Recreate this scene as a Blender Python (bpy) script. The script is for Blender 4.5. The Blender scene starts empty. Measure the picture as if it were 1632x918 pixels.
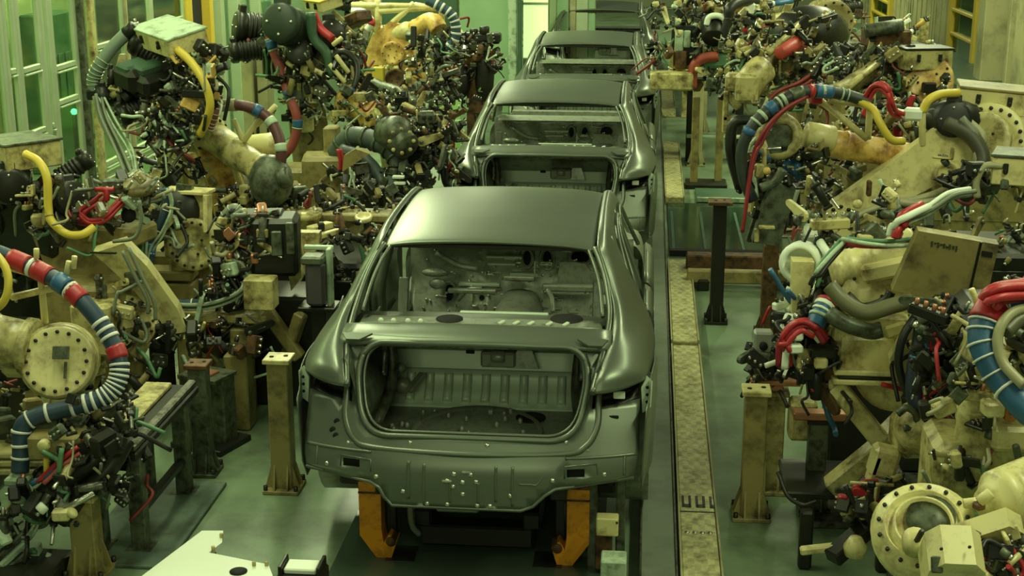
import bpy, bmesh, math, random
from mathutils import Vector, Matrix
from mathutils.geometry import delaunay_2d_cdt
R = math.radians
PI = math.pi
scene = bpy.context.scene
COL = scene.collection

# ------------------------------------------------------------------ camera (1632 x 918)
F = 2300.0
TH = math.atan(639 / F)
CAM_H = 3.53
PSI = math.atan(224 / (F / math.cos(TH)))
_c, _s, _cp, _sp = math.cos(TH), math.sin(TH), math.cos(PSI), math.sin(PSI)
FW = Vector((-_sp * _c, _cp * _c, -_s)); RT = Vector((_cp, _sp, 0)); UP = Vector((-_sp * _s, _cp * _s, _c))
cd = bpy.data.cameras.new('camera'); cam = bpy.data.objects.new('camera', cd); COL.objects.link(cam)
cd.sensor_width = 36; cd.lens = 36 * F / 1632; cd.clip_end = 200
M = Matrix((RT, UP, -FW)).transposed().to_4x4(); M.translation = (0, 0, CAM_H)
cam.matrix_world = M
scene.camera = cam

def ray(px, py): return FW + RT * ((px - 816) / F) + UP * ((459 - py) / F)
def P(px, py, Y):                       # survey of the photograph: the point seen there, at real depth Y
    d = ray(px, py); return Vector((0, 0, CAM_H)) + d * (Y / d.y)
def PZ(px, py, Z=0.0):
    d = ray(px, py); return Vector((0, 0, CAM_H)) + d * ((Z - CAM_H) / d.z)
def PX(px, py, X):
    d = ray(px, py); return Vector((0, 0, CAM_H)) + d * (X / d.x)

# ------------------------------------------------------------------ materials
MATS = {}
def mat(name, col, rough=0.5, metal=0.0, var=0.25, scale=6.0, grime=None, grime_amt=0.0, bump=0.0, emit=None, spec=0.5, rough_var=0.1):
    m = bpy.data.materials.new(name); m.use_nodes = True
    nt = m.node_tree; N = nt.nodes; L = nt.links
    b = N['Principled BSDF']
    b.inputs['Roughness'].default_value = rough; b.inputs['Metallic'].default_value = metal
    b.inputs['Specular IOR Level'].default_value = spec
    tc = N.new('ShaderNodeTexCoord')
    nz = N.new('ShaderNodeTexNoise'); nz.inputs['Scale'].default_value = scale; nz.inputs['Detail'].default_value = 5
    L.new(tc.outputs['Object'], nz.inputs['Vector'])
    mx = N.new('ShaderNodeMix'); mx.data_type = 'RGBA'
    c = Vector(col)
    mx.inputs[6].default_value = (*(c * (1 - var)), 1); mx.inputs[7].default_value = (*(c * (1 + var)), 1)
    L.new(nz.outputs['Fac'], mx.inputs[0])
    out = mx.outputs[2]
    if grime:
        n2 = N.new('ShaderNodeTexNoise'); n2.inputs['Scale'].default_value = scale * 1.7; n2.inputs['Detail'].default_value = 8; n2.inputs['Roughness'].default_value = .68
        L.new(tc.outputs['Object'], n2.inputs['Vector'])
        rp = N.new('ShaderNodeValToRGB')
        rp.color_ramp.elements[0].position = 0.5 - 0.12 + (0.5 - grime_amt) * .3
        rp.color_ramp.elements[1].position = 0.5 + 0.10 + (0.5 - grime_amt) * .3
        L.new(n2.outputs['Fac'], rp.inputs['Fac'])
        m2 = N.new('ShaderNodeMix'); m2.data_type = 'RGBA'
        L.new(rp.outputs['Color'], m2.inputs[0]); L.new(out, m2.inputs[6]); m2.inputs[7].default_value = (*grime, 1)
        out = m2.outputs[2]
    L.new(out, b.inputs['Base Color'])
    if rough_var:
        mr = N.new('ShaderNodeMapRange'); mr.inputs['To Min'].default_value = max(.02, rough - rough_var); mr.inputs['To Max'].default_value = min(1, rough + rough_var)
        L.new(nz.outputs['Fac'], mr.inputs['Value']); L.new(mr.outputs[0], b.inputs['Roughness'])
    if bump:
        bp = N.new('ShaderNodeBump'); bp.inputs['Strength'].default_value = bump; bp.inputs['Distance'].default_value = .01
        L.new(nz.outputs['Fac'], bp.inputs['Height']); L.new(bp.outputs['Normal'], b.inputs['Normal'])
    if emit:
        b.inputs['Emission Color'].default_value = (*emit[0], 1); b.inputs['Emission Strength'].default_value = emit[1]
    MATS[name] = m
    return m
CREAM = mat('cream_paint', (.54, .49, .195), .40, 0, .14, 5, (.10, .07, .02), .28)
CREAM2 = mat('cream_paint_clean', (.66, .61, .265), .38, 0, .10, 4, (.22, .15, .05), .12)
OLIVE = mat('olive_cream_paint', (.29, .245, .085), .5, 0, .12, 3, (.06, .05, .02), .2)
OCHRE = mat('ochre_paint', (.72, .50, .13), .40, 0, .2, 5, (.26, .11, .02), .30)
PALE = mat('pale_green_paint', (.42, .55, .36), .45, 0, .12, 5, (.10, .12, .06), .15)
WHITE = mat('white_paint', (.76, .84, .66), .45, 0, .05, 5)
DARK = mat('dark_oily_steel', (.022, .024, .016), .40, .4, .4, 9)
BLACK = mat('black_rubber', (.014, .016, .012), .45, 0, .3, 10)
STEEL = mat('worn_steel', (.20, .21, .16), .38, .8, .35, 12, (.05, .04, .02), .3)
BRIGHT = mat('bright_steel', (.62, .64, .52), .28, .9, .15, 12)
GREYGREEN = mat('grey_green_casting', (.12, .145, .09), .45, .3, .3, 9, (.03, .03, .015), .35)
BROWN = mat('rusty_brown_steel', (.16, .085, .03), .6, .3, .4, 8, (.03, .02, .01), .4)
COPPER = mat('copper', (.50, .24, .13), .4, .7, .25, 9)
RED = mat('red_hose_rubber', (.42, .025, .03), .42, 0, .25, 10)
YELLOW = mat('yellow_hose_rubber', (.66, .52, .06), .42, 0, .15, 6)
BLUE = mat('blue_wrap', (.03, .12, .24), .45, 0, .3, 10)
HOSEGREY = mat('grey_hose', (.17, .20, .13), .45, 0, .2, 9)
CREAMHOSE = mat('khaki_hose', (.33, .32, .17), .45, 0, .2, 9)
WHITEBAND = mat('white_band', (.70, .72, .62), .5, 0, .1, 9)
GREENHOSE = mat('green_hose', (.09, .22, .10), .45, 0, .2, 9)
ORANGE = mat('orange_paint', (.80, .33, .015), .42, 0, .10, 5, (.25, .10, .01), .2)
CAR = mat('bare_body_steel', (.165, .195, .14), .36, .58, .06, 2.5, rough_var=.04)
CARIN = mat('lightened_inner_steel', (.31, .345, .255), .36, .3, .10, 11, (.15, .17, .115), .14)  # same bare steel, colour lightened to stand in for light inside the body
CARLIGHT = mat('pale_body_panel', (.60, .72, .53), .42, .1, .08, 4)  # paler tone for the seat back, brackets and ledges
HOLE = mat('dark_opening', (.006, .007, .005), .8, 0, 0, 4, rough_var=0)
GREEN_FRAME = mat('green_window_frame', (.38, .47, .29), .42, .1, .15, 4)
GREEN_DARK = mat('dark_green_paint', (.05, .11, .06), .45, .1, .25, 5)
YFRAME = mat('yellow_frame_paint', (.60, .44, .05), .45, 0, .15, 5)
WALLCREAM = mat('cream_wall_panel', (.42, .40, .20), .55, 0, .08, 1.2, (.2, .2, .1), .2)
WALLGREEN = mat('green_wall', (.29, .34, .18), .55, 0, .35, 1.2)
BRIGHTGREEN = mat('light_green_panel', (.25, .41, .21), .5, 0, .22, 1.6)
CEILM = mat('dark_ceiling', (.05, .06, .045), .8, 0, .2, 1)

def floor_mat():
    m = mat('green_painted_floor', (.175, .255, .145), .42, 0, .16, .9, (.085, .11, .065), .24, bump=.0, rough_var=.14)
    nt = m.node_tree; N = nt.nodes; L = nt.links; b = N['Principled BSDF']
    src = b.inputs['Base Color'].links[0].from_socket
    tc = [n for n in N if n.type == 'TEX_COORD'][0]
    nz = N.new('ShaderNodeTexNoise'); nz.inputs['Scale'].default_value = 14; nz.inputs['Detail'].default_value = 6
    L.new(tc.outputs['Object'], nz.inputs['Vector'])
    rp = N.new('ShaderNodeValToRGB'); rp.color_ramp.elements[0].position = .66; rp.color_ramp.elements[1].position = .78
    L.new(nz.outputs['Fac'], rp.inputs['Fac'])
    mx = N.new('ShaderNodeMix'); mx.data_type = 'RGBA'; mx.inputs[7].default_value = (.24, .27, .12, 1)
    L.new(rp.outputs['Color'], mx.inputs[0]); L.new(src, mx.inputs[6]); L.new(mx.outputs[2], b.inputs['Base Color'])
    return m
FLOOR = floor_mat()

def tread_mat():
    m = mat('tread_plate_cream', (.60, .57, .27), .5, .1, .12, 9, (.26, .24, .10), .30)
    nt = m.node_tree; N = nt.nodes; L = nt.links; b = N['Principled BSDF']
    src = b.inputs['Base Color'].links[0].from_socket
    tc = [n for n in N if n.type == 'TEX_COORD'][0]
    mp = N.new('ShaderNodeMapping'); mp.inputs['Scale'].default_value = (28, 14, 28); mp.inputs['Rotation'].default_value = (0, 0, 0)
    L.new(tc.outputs['Object'], mp.inputs['Vector'])
    ck = N.new('ShaderNodeTexChecker'); ck.inputs['Scale'].default_value = 1.0
    ck.inputs['Color1'].default_value = (1, 1, 1, 1); ck.inputs['Color2'].default_value = (.80, .80, .80, 1)
    L.new(mp.outputs[0], ck.inputs['Vector'])
    mx = N.new('ShaderNodeMix'); mx.data_type = 'RGBA'; mx.blend_type = 'MULTIPLY'; mx.inputs[0].default_value = 1
    L.new(src, mx.inputs[6]); L.new(ck.outputs['Color'], mx.inputs[7]); L.new(mx.outputs[2], b.inputs['Base Color'])
    return m
TREAD = tread_mat()

def glass_mat():
    m = bpy.data.materials.new('green_tinted_glass'); m.use_nodes = True
    nt = m.node_tree; N = nt.nodes; L = nt.links; N.clear()
    o = N.new('ShaderNodeOutputMaterial'); t = N.new('ShaderNodeBsdfTransparent'); g = N.new('ShaderNodeBsdfGlossy'); x = N.new('ShaderNodeMixShader')
    t.inputs[0].default_value = (.78, .87, .70, 1); g.inputs['Color'].default_value = (.8, .9, .75, 1); g.inputs['Roughness'].default_value = .08
    x.inputs[0].default_value = .14
    L.new(t.outputs[0], x.inputs[1]); L.new(g.outputs[0], x.inputs[2]); L.new(x.outputs[0], o.inputs[0])
    return m
GLASS = glass_mat()
def lamp_mat(name, col, s):
    return mat(name, col, .5, emit=(col, s), var=0, rough_var=0)
GREENLED = lamp_mat('green_signal_light', (.05, 1, .2), 9)

# ------------------------------------------------------------------ mesh builder
def frame_of(axis, up=None):
    a = Vector(axis).normalized()
    u = Vector(up) if up is not None else (Vector((0, 0, 1)) if abs(a.z) < .95 else Vector((0, 1, 0)))
    x = u.cross(a)
    if x.length < 1e-5: x = Vector((1, 0, 0)).cross(a)
    x.normalize(); y = a.cross(x).normalized()
    return x, y, a

def catmull(pts, n=6):
    pts = [Vector(p) for p in pts]
    if len(pts) < 3:
        return [pts[0].lerp(pts[1], i / n) for i in range(n + 1)]
    out = []
    q = [pts[0] * 2 - pts[1]] + pts + [pts[-1] * 2 - pts[-2]]
    for i in range(1, len(q) - 2):
        a, b, c, d = q[i - 1:i + 3]
        for k in range(n):
            t = k / n
            out.append(.5 * ((2 * b) + (c - a) * t + (2 * a - 5 * b + 4 * c - d) * t * t + (3 * b - 3 * c + d - a) * t ** 3))
    out.append(pts[-1])
    return out

class MB:
    """collects shapes into one mesh, several material slots allowed"""
    def __init__(s):
        s.bm = bmesh.new(); s.mi = 0; s.mats = []; s.smooth = True
    def use(s, m):
        if m not in s.mats: s.mats.append(m)
        s.mi = s.mats.index(m); return s
    def face(s, vs, smooth=None):
        try: f = s.bm.faces.new(vs)
        except ValueError: return None
        f.material_index = s.mi; f.smooth = s.smooth if smooth is None else smooth
        return f
    def box(s, c, size, rot=None, bev=.012, taper=1.0):
        """bevelled box; rot = 3x3 with columns as the box axes"""
        hx, hy, hz = (d / 2 for d in size)
        bv = min(bev, hx * .45, hy * .45, hz * .45)
        c = Vector(c); rot = rot or Matrix.Identity(3)
        # chamfered box from 24 verts
        V = {}
        for sx in (-1, 1):
            for sy in (-1, 1):
                for sz in (-1, 1):
                    t = taper if sz > 0 else 1
                    for ax in range(3):
                        p = [sx * (hx - bv) * t, sy * (hy - bv) * t, sz * (hz - bv)]
                        if ax == 0: p[0] = sx * hx * t
                        elif ax == 1: p[1] = sy * hy * t
                        else: p[2] = sz * hz
                        V[sx, sy, sz, ax] = s.bm.verts.new(c + rot @ Vector(p))
        def q(*k): s.face([V[i] for i in k], False)
        for sg in (-1, 1):
            q((sg, -1, -1, 0), (sg, 1, -1, 0), (sg, 1, 1, 0), (sg, -1, 1, 0))
            q((-1, sg, -1, 1), (1, sg, -1, 1), (1, sg, 1, 1), (-1, sg, 1, 1))
            q((-1, -1, sg, 2), (1, -1, sg, 2), (1, 1, sg, 2), (-1, 1, sg, 2))
        for a in (-1, 1):
            for b in (-1, 1):
                q((a, b, -1, 0), (a, b, 1, 0), (a, b, 1, 1), (a, b, -1, 1))
                q((a, -1, b, 0), (a, 1, b, 0), (a, 1, b, 2), (a, -1, b, 2))
                q((-1, a, b, 1), (1, a, b, 1), (1, a, b, 2), (-1, a, b, 2))
                for d in (-1, 1):
                    q((a, b, d, 0), (a, b, d, 1), (a, b, d, 2))
        return s
    def beam(s, a, b, w, h, up=None, bev=.01, ext=0.0):
        a = Vector(a); b = Vector(b); d = b - a
        x, y, z = frame_of(d, up)
        rot = Matrix((x, y, z)).transposed()
        return s.box((a + b) / 2, (w, h, d.length + ext), rot, bev)
    def lathe(s, a, axis, prof, seg=20, up=None):
        """prof: list of (r, t) along axis from point a"""
        x, y, z = frame_of(axis, up); a = Vector(a)
        rings = []
        for r, t in prof:
            if r < 1e-4: rings.append([s.bm.verts.new(a + z * t)])
            else: rings.append([s.bm.verts.new(a + z * t + (x * math.cos(2 * PI * k / seg) + y * math.sin(2 * PI * k / seg)) * r) for k in range(seg)])
        for A, B in zip(rings, rings[1:]):
            for k in range(seg):
                k2 = (k + 1) % seg
                if len(A) == 1 and len(B) == 1: continue
                if len(A) == 1: s.face([A[0], B[k2], B[k]])
                elif len(B) == 1: s.face([A[k], A[k2], B[0]])
                else: s.face([A[k], A[k2], B[k2], B[k]])
        return s
    def cyl(s, a, b, r, r2=None, seg=18, bev=None):
        a = Vector(a); b = Vector(b); r2 = r if r2 is None else r2
        d = (b - a); Ln = d.length
        if Ln < 1e-6: return s
        bv = min(.18 * min(r, r2), .2 * Ln, .012) if bev is None else bev
        return s.lathe(a, d, [(0, 0), (r - bv, 0), (r, bv), (r2, Ln - bv), (r2 - bv, Ln), (0, Ln)], seg)
    def bolts(s, c, axis, R_, n, r=.012, h=.012, ph=0.0):
        x, y, z = frame_of(axis); c = Vector(c)
        for k in range(n):
            a = 2 * PI * k / n + ph
            p = c + (x * math.cos(a) + y * math.sin(a)) * R_
            s.lathe(p, z, [(r, -.002), (r, h), (0, h)], 6)
        return s
    def tube(s, pts, r, seg=8, n=6, smooth=True, cap=True, closed=False):
        path = catmull(pts, n) if smooth else [Vector(p) for p in pts]
        if closed: path = path[:-1]
        N = len(path); rings = []
        prev = None
        for i, p in enumerate(path):
            if closed: t = path[(i + 1) % N] - path[i - 1]
            else: t = path[min(i + 1, N - 1)] - path[max(i - 1, 0)]
            if t.length < 1e-7: t = Vector((0, 0, 1))
            t.normalize()
            if prev is None: x, y, _ = frame_of(t)
            else:
                x = prev - t * prev.dot(t)
                if x.length < 1e-5: x, _, _ = frame_of(t)
                x.normalize(); y = t.cross(x)
            prev = x
            rr = r(i / max(N - 1, 1)) if callable(r) else r
            rings.append([s.bm.verts.new(p + (x * math.cos(2 * PI * k / seg) + y * math.sin(2 * PI * k / seg)) * rr) for k in range(seg)])
        loop = list(zip(rings, rings[1:])) + ([(rings[-1], rings[0])] if closed else [])
        for A, B in loop:
            for k in range(seg):
                s.face([A[k], A[(k + 1) % seg], B[(k + 1) % seg], B[k]])
        if cap and not closed:
            s.face(list(reversed(rings[0])), False); s.face(rings[-1], False)
        return s
    def prism(s, outline, o, u, v, th, bev=0.0):
        """2-D outline extruded along u x v, centred"""
        u = Vector(u).normalized(); v = Vector(v).normalized(); w = u.cross(v).normalized(); o = Vector(o)
        n = len(outline)
        A = [s.bm.verts.new(o + u * p[0] + v * p[1] - w * th / 2) for p in outline]
        B = [s.bm.verts.new(o + u * p[0] + v * p[1] + w * th / 2) for p in outline]
        s.face(list(reversed(A)), False); s.face(B, False)
        for k in range(n): s.face([A[k], A[(k + 1) % n], B[(k + 1) % n], B[k]], False)
        return s
    def link(s, a, b, ra, rb, th, axis, seg=10):
        """rounded tapered link plate between two pivots; thickness along axis"""
        a = Vector(a); b = Vector(b); w = Vector(axis).normalized()
        u = (b - a); u -= w * u.dot(w); Ln = u.length; u.normalize(); v = w.cross(u)
        out = []
        for k in range(seg + 1):
            t = PI / 2 + PI * k / seg; out.append((ra * math.cos(t), ra * math.sin(t)))
        for k in range(seg + 1):
            t = -PI / 2 + PI * k / seg; out.append((Ln + rb * math.cos(t), rb * math.sin(t)))
        return s.prism(out, a, u, v, th)
    def sphere(s, c, r, seg=14, rings=8, sc=(1, 1, 1)):
        g = []
        for i in range(rings + 1):
            t = PI * i / rings
            if i in (0, rings): g.append([s.bm.verts.new(Vector(c) + Vector((0, 0, r * sc[2] * math.cos(t))))])
            else: g.append([s.bm.verts.new(Vector(c) + Vector((r * sc[0] * math.sin(t) * math.cos(2 * PI * k / seg), r * sc[1] * math.sin(t) * math.sin(2 * PI * k / seg), r * sc[2] * math.cos(t)))) for k in range(seg)])
        for A, B in zip(g, g[1:]):
            for k in range(seg):
                k2 = (k + 1) % seg
                if len(A) == 1: s.face([A[0], B[k], B[k2]])
                elif len(B) == 1: s.face([A[k], B[0], A[k2]])
                else: s.face([A[k], B[k], B[k2], A[k2]])
        return s
    def grid(s, rows, nu=4, nv=4, flip=False):
        """smooth loft through rows of points (Catmull-Rom both ways)"""
        R1 = [catmull(r, nu) if nu > 1 else [Vector(p) for p in r] for r in rows]
        if nv > 1: cols = [catmull([r[j] for r in R1], nv) for j in range(len(R1[0]))]
        else: cols = [[r[j] for r in R1] for j in range(len(R1[0]))]
        V = [[s.bm.verts.new(p) for p in c] for c in cols]
        for j in range(len(V) - 1):
            for i in range(len(V[0]) - 1):
                q = [V[j][i], V[j + 1][i], V[j + 1][i + 1], V[j][i + 1]]
                s.face(q[::-1] if flip else q)
        return s
    def sheet(s, outline, holes, f, step=.05, flip=False):
        """flat outline with holes, filled and lifted onto f(u, v) -> 3-D point"""
        vs, es = [], []
        def inside(p, poly):
            c = False; n = len(poly)
            for i in range(n):
                a, b = poly[i], poly[i - 1]
                if (a[1] > p[1]) != (b[1] > p[1]) and p[0] < (b[0] - a[0]) * (p[1] - a[1]) / (b[1] - a[1]) + a[0]: c = not c
            return c
        def dense(poly):
            o = []
            for i in range(len(poly)):
                a = Vector(poly[i]); b = Vector(poly[(i + 1) % len(poly)]); k = max(1, int((b - a).length / step))
                o += [a.lerp(b, j / k) for j in range(k)]
            return o
        loops = [dense(p) for p in [outline] + list(holes)]
        for lp in loops:
            b0 = len(vs); vs += lp; es += [(b0 + i, b0 + (i + 1) % len(lp)) for i in range(len(lp))]
        xs = [p[0] for p in outline]; ys = [p[1] for p in outline]
        x = min(xs) + step * .53
        while x < max(xs):
            y = min(ys) + step * .53
            while y < max(ys):
                if inside((x, y), outline) and not any(inside((x, y), h) for h in holes):
                    if min((q - Vector((x, y))).length for lp in loops for q in lp) > step * .45: vs.append(Vector((x, y)))
                y += step
            x += step
        V2, E2, F2, *_ = delaunay_2d_cdt([Vector(v[:2]) if len(v) > 2 else v for v in vs], es, [], 0, 1e-5)
        bv = [s.bm.verts.new(f(v[0], v[1])) for v in V2]
        for fc in F2:
            cx = sum(V2[i][0] for i in fc) / len(fc); cy = sum(V2[i][1] for i in fc) / len(fc)
            if not inside((cx, cy), outline) or any(inside((cx, cy), h) for h in holes): continue
            q = [bv[i] for i in fc]; s.face(q[::-1] if flip else q)
        loose = [v for v in s.bm.verts if not v.link_faces]
        bmesh.ops.delete(s.bm, geom=loose, context='VERTS')
        return s
    def islands(s):
        seen = set(); out = []
        s.bm.verts.ensure_lookup_table()
        for v in s.bm.verts:
            if v in seen: continue
            st = [v]; seen.add(v); grp = []
            while st:
                a = st.pop(); grp.append(a)
                for e in a.link_edges:
                    o = e.other_vert(a)
                    if o not in seen: seen.add(o); st.append(o)
            m = MB(); m.mats = list(s.mats)
            mp = {a: m.bm.verts.new(a.co) for a in grp}
            for f in {f for a in grp for f in a.link_faces}:
                g = m.bm.faces.new([mp[a] for a in f.verts]); g.material_index = f.material_index; g.smooth = f.smooth
            out.append(m)
        s.bm.free()
        return out
    def transform(s, mtx):
        bmesh.ops.transform(s.bm, matrix=mtx, verts=s.bm.verts); return s
    def mirror_x(s):
        bmesh.ops.scale(s.bm, vec=(-1, 1, 1), verts=s.bm.verts); bmesh.ops.reverse_faces(s.bm, faces=s.bm.faces); return s
    def build(s, name, material=None, parent=None, origin=None, solid=0.0, recalc=True):
        if recalc and not solid: bmesh.ops.recalc_face_normals(s.bm, faces=s.bm.faces)
        o0 = Vector(origin) if origin is not None else Vector((0, 0, 0))
        if origin is not None: bmesh.ops.translate(s.bm, vec=-o0, verts=s.bm.verts)
        me = bpy.data.meshes.new(name); s.bm.to_mesh(me); s.bm.free()
        if s.mats:
            for m in s.mats: me.materials.append(m)
        else: me.materials.append(material)
        o = bpy.data.objects.new(name, me); COL.objects.link(o)
        if parent is not None: o.parent = parent
        if solid:
            md = o.modifiers.new('thickness', 'SOLIDIFY'); md.thickness = solid; md.offset = 0
        return o

def tag(o, label=None, cat=None, group=None, kind=None):
    if label: o['label'] = label
    if cat: o['category'] = cat
    if group: o['group'] = group
    if kind: o['kind'] = kind
    return o

class Thing:
    """an Empty at the thing's base; parts are given in world coordinates"""
    def __init__(s, name, label, cat, base, group=None):
        s.base = Vector(base); s.o = bpy.data.objects.new(name, None); COL.objects.link(s.o)
        s.o.location = s.base; s.o.empty_display_size = .1
        tag(s.o, label, cat, group)
    def part(s, name, mb, material=None, parent=None, solid=0.0, label=None):
        o = mb.build(name, material, parent or s.o, s.base, solid)
        if label: o['label'] = label
        return o
    def parts(s, name, mb, material=None, parent=None, solid=0.0):
        """every separate piece becomes a part of its own"""
        for piece in mb.islands(): last = s.part(name, piece, material, parent, solid)
        return last

def children(o): return [c for c in bpy.data.objects if c.parent == o]
def copy_tree(o, parent=None):
    kids = KIDS.get(o.name)
    if kids is None: kids = KIDS[o.name] = children(o)
    c = o.copy(); COL.objects.link(c)
    if parent is not None: c.parent = parent
    for ch in kids: copy_tree(ch, c)
    return c
KIDS = {}

def single(name, mb, material, label, cat, base, group=None):
    o = mb.build(name, material, None, base); o.location = Vector(base)
    return tag(o, label, cat, group)
def struct(name, mb, material, parent=None, solid=0.0):
    o = mb.build(name, material, parent, None, solid)
    if parent is None: o['kind'] = 'structure'
    return o
# ================================================================== cars
CX = -0.87          # line the bodies run on
def rounded_poly(pts, n=6):
    """pts: (x, y, radius); returns polygon with rounded corners"""
    out = []
    N = len(pts)
    for i in range(N):
        p = Vector(pts[i][:2]); a = Vector(pts[i - 1][:2]); b = Vector(pts[(i + 1) % N][:2]); r = pts[i][2]
        if r <= 0: out.append(tuple(p)); continue
        d1 = (a - p).normalized(); d2 = (b - p).normalized()
        s1 = p + d1 * r; s2 = p + d2 * r
        for k in range(n + 1):
            t = k / n; out.append(tuple(s1 * (1 - t) ** 2 + p * 2 * t * (1 - t) + s2 * t * t))
    return out

TRUNK = rounded_poly([(-.555, .805, .14), (.555, .805, .14), (.615, 1.10, .10), (.56, 1.225, .10), (-.56, 1.225, .10), (-.615, 1.10, .10)], 7)
def rear_y(x, z):
    if z > .80: y = .085 + (z - .80) * .62
    elif z > .62: y = .0 + (z - .62) / .18 * .085
    else: y = 0
    if z < .74: y -= .02 * max(0, 1 - abs(z - .70) / .05)
    return y + .13 * (abs(x) / .87) ** 3
def rear_pt(x, z): return Vector((x, rear_y(x, z), z))

def make_car():
    T = Thing('bare_car', 'x', 'car', (0, 0, 0))
    # --- roof
    rows = []
    for y, z, w in ((1.105, 1.585, .585), (1.11, 1.603, .585), (1.25, 1.622, .59), (1.6, 1.648, .592), (2.1, 1.657, .594), (2.45, 1.638, .594), (2.62, 1.605, .592)):
        rows.append([(-w, y, z - .05), (-w + .006, y, z - .032), (-w * .66, y - (.0 if y > 1.2 else .0), z - .010), (0, y, z), (w * .66, y, z - .010), (w - .006, y, z - .032), (w, y, z - .05)])
    b = MB(); b.grid(rows, 5, 4); T.part('roof', b, CAR, solid=.004)
    b = MB()
    for sx in (-1, 1):
        b.tube([(sx * .598, y, z - .055) for y, z in ((1.1, 1.59), (1.6, 1.648), (2.1, 1.655), (2.6, 1.605))], .012, 6)
    b.beam((-.56, 1.14, 1.565), (.56, 1.14, 1.565), .06, .03); b.beam((-.56, 2.55, 1.575), (.56, 2.55, 1.575), .08, .03)
    T.parts('roof_bow', b, DARK)
    # --- body sides
    for sx in (1, -1):
        b = MB()
        rows = [
            [(.632, .125, 1.055), (.70, .135, 1.06), (.79, .19, 1.065), (.86, .26, 1.075), (.895, .33, 1.07)],
            [(.655, .18, 1.135), (.70, .185, 1.15), (.79, .23, 1.145), (.865, .31, 1.12), (.91, .40, 1.08)],
            [(.69, .36, 1.205), (.735, .36, 1.225), (.805, .39, 1.205), (.875, .46, 1.155), (.925, .52, 1.085)],
            [(.715, .56, 1.265), (.755, .56, 1.28), (.815, .60, 1.235), (.885, .66, 1.17), (.94, .72, 1.085)],
            [(.715, .76, 1.335), (.755, .79, 1.335), (.82, .88, 1.255), (.89, .97, 1.17), (.945, 1.02, 1.08)],
            [(.68, .90, 1.445), (.722, .96, 1.44), (.78, 1.10, 1.335), (.84, 1.28, 1.23), (.925, 1.36, 1.09)],
            [(.645, 1.0, 1.53), (.685, 1.09, 1.525), (.725, 1.25, 1.455), (.77, 1.42, 1.36), (.825, 1.52, 1.25)],
            [(.612, 1.1, 1.59), (.652, 1.2, 1.595), (.682, 1.38, 1.56), (.71, 1.5, 1.49), (.735, 1.56, 1.43)],
            [(.606, 1.5, 1.63), (.636, 1.5, 1.64), (.664, 1.52, 1.61), (.684, 1.6, 1.57), (.692, 1.68, 1.54)],
            [(.606, 2.1, 1.638), (.632, 2.1, 1.648), (.658, 2.1, 1.62), (.674, 2.1, 1.585), (.684, 2.1, 1.56)],
            [(.612, 2.6, 1.59), (.642, 2.6, 1.597), (.668, 2.6, 1.57), (.684, 2.6, 1.54), (.692, 2.6, 1.515)],
            [(.672, 3.0, 1.40), (.70, 3.0, 1.40), (.725, 3.0, 1.38), (.738, 2.98, 1.35), (.742, 2.96, 1.33)],
            [(.745, 3.45, 1.12), (.77, 3.45, 1.11), (.80, 3.42, 1.09), (.812, 3.4, 1.06), (.82, 3.38, 1.04)]]
        rows = [[(p[0] * sx, p[1], p[2]) for p in r] for r in rows]
        b.grid(rows, 4, 5)
        # lower quarter with wheel arch
        arch = [(1.0 + .36 * math.cos(t), .50 + .36 * math.sin(t)) for t in [R(a) for a in range(0, 181, 12)]]
        outline = [(.30, 1.068), (.34, 1.072), (.40, 1.082), (.52, 1.086), (.72, 1.086), (1.02, 1.081), (1.36, 1.091), (1.52, 1.14), (1.54, .80), (1.40, .50)] + arch + [(.55, .47), (.26, .50), (.16, .62), (.16, .97), (.26, .98), (.31, 1.02)]
        def side(y, z):
            x = .945 - .02 * max(0, (.62 - y) / .3) ** 1.2 * 1.2 - .02 * max(0, y - 1.2)
            x -= .035 * max(0, 1.0 - z) ** 1.5 * 2
            d = math.hypot(y - 1.0, z - .50)
            x += .022 * math.exp(-((d - .38) / .08) ** 2)
            return Vector((x * sx, y, z))
        b.sheet(outline, [], side, .06)
        bmesh.ops.remove_doubles(b.bm, verts=b.bm.verts, dist=.004)
        T.part('side_panel', b, CAR, solid=.006)
        # gutter edge beside rear window
        b = MB()
        b.tube([(sx * .632, .125, 1.06), (sx * .665, .30, 1.165), (sx * .69, .5, 1.235), (sx * .70, .72, 1.30), (sx * .672, .90, 1.43), (sx * .636, 1.0, 1.52), (sx * .60, 1.1, 1.575)], .018, 6)
        b.tube([(sx * .66, .72, 1.285), (sx * .635, .90, 1.415), (sx * .60, 1.0, 1.505), (sx * .565, 1.1, 1.56)], .012, 6)
        T.part('window_flange', b, CAR)
        # wheel house, lamp pocket
        b = MB()
        b.lathe((sx * .60, 1.0, .50), (sx, 0, 0), [(0, 0), (.30, 0), (.36, .05), (.365, .33)], 24)
        T.part('wheel_house', b, CARIN)
        b = MB()
        pk = [rear_pt(sx * x, z) for x, z in ((.62, .935), (.74, .95), (.86, .975))]
        tp = [(sx * .635, .13, 1.05), (sx * .75, .165, 1.06), (sx * .875, .29, 1.07)]
        b.grid([[p for p in pk], [Vector(p) + Vector((0, .10, .02)) for p in pk], [Vector(t) + Vector((0, .10, -.02)) for t in tp], tp], 3, 2)
        T.part('lamp_pocket', b, DARK, solid=.004)
        if sx > 0: b = MB(); b.box((.765, .24, 1.015), (.06, .02, .04)); T.part('lamp_bracket', b, WHITE)
        b = MB(); b.prism([(0, .0), (.045, .03), (.05, .17), (.02, .20), (-.01, .14)], (sx * .885, .33, .89), (sx, .25, 0), (0, 0, 1), .012)
        T.part('bumper_bracket', b, CARLIGHT)
        for z in (.95, .99, 1.03): b = MB(); b.cyl((sx * .908, .322, z), (sx * .908, .336, z), .008, seg=8); T.part('bracket_hole', b, HOLE)
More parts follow.
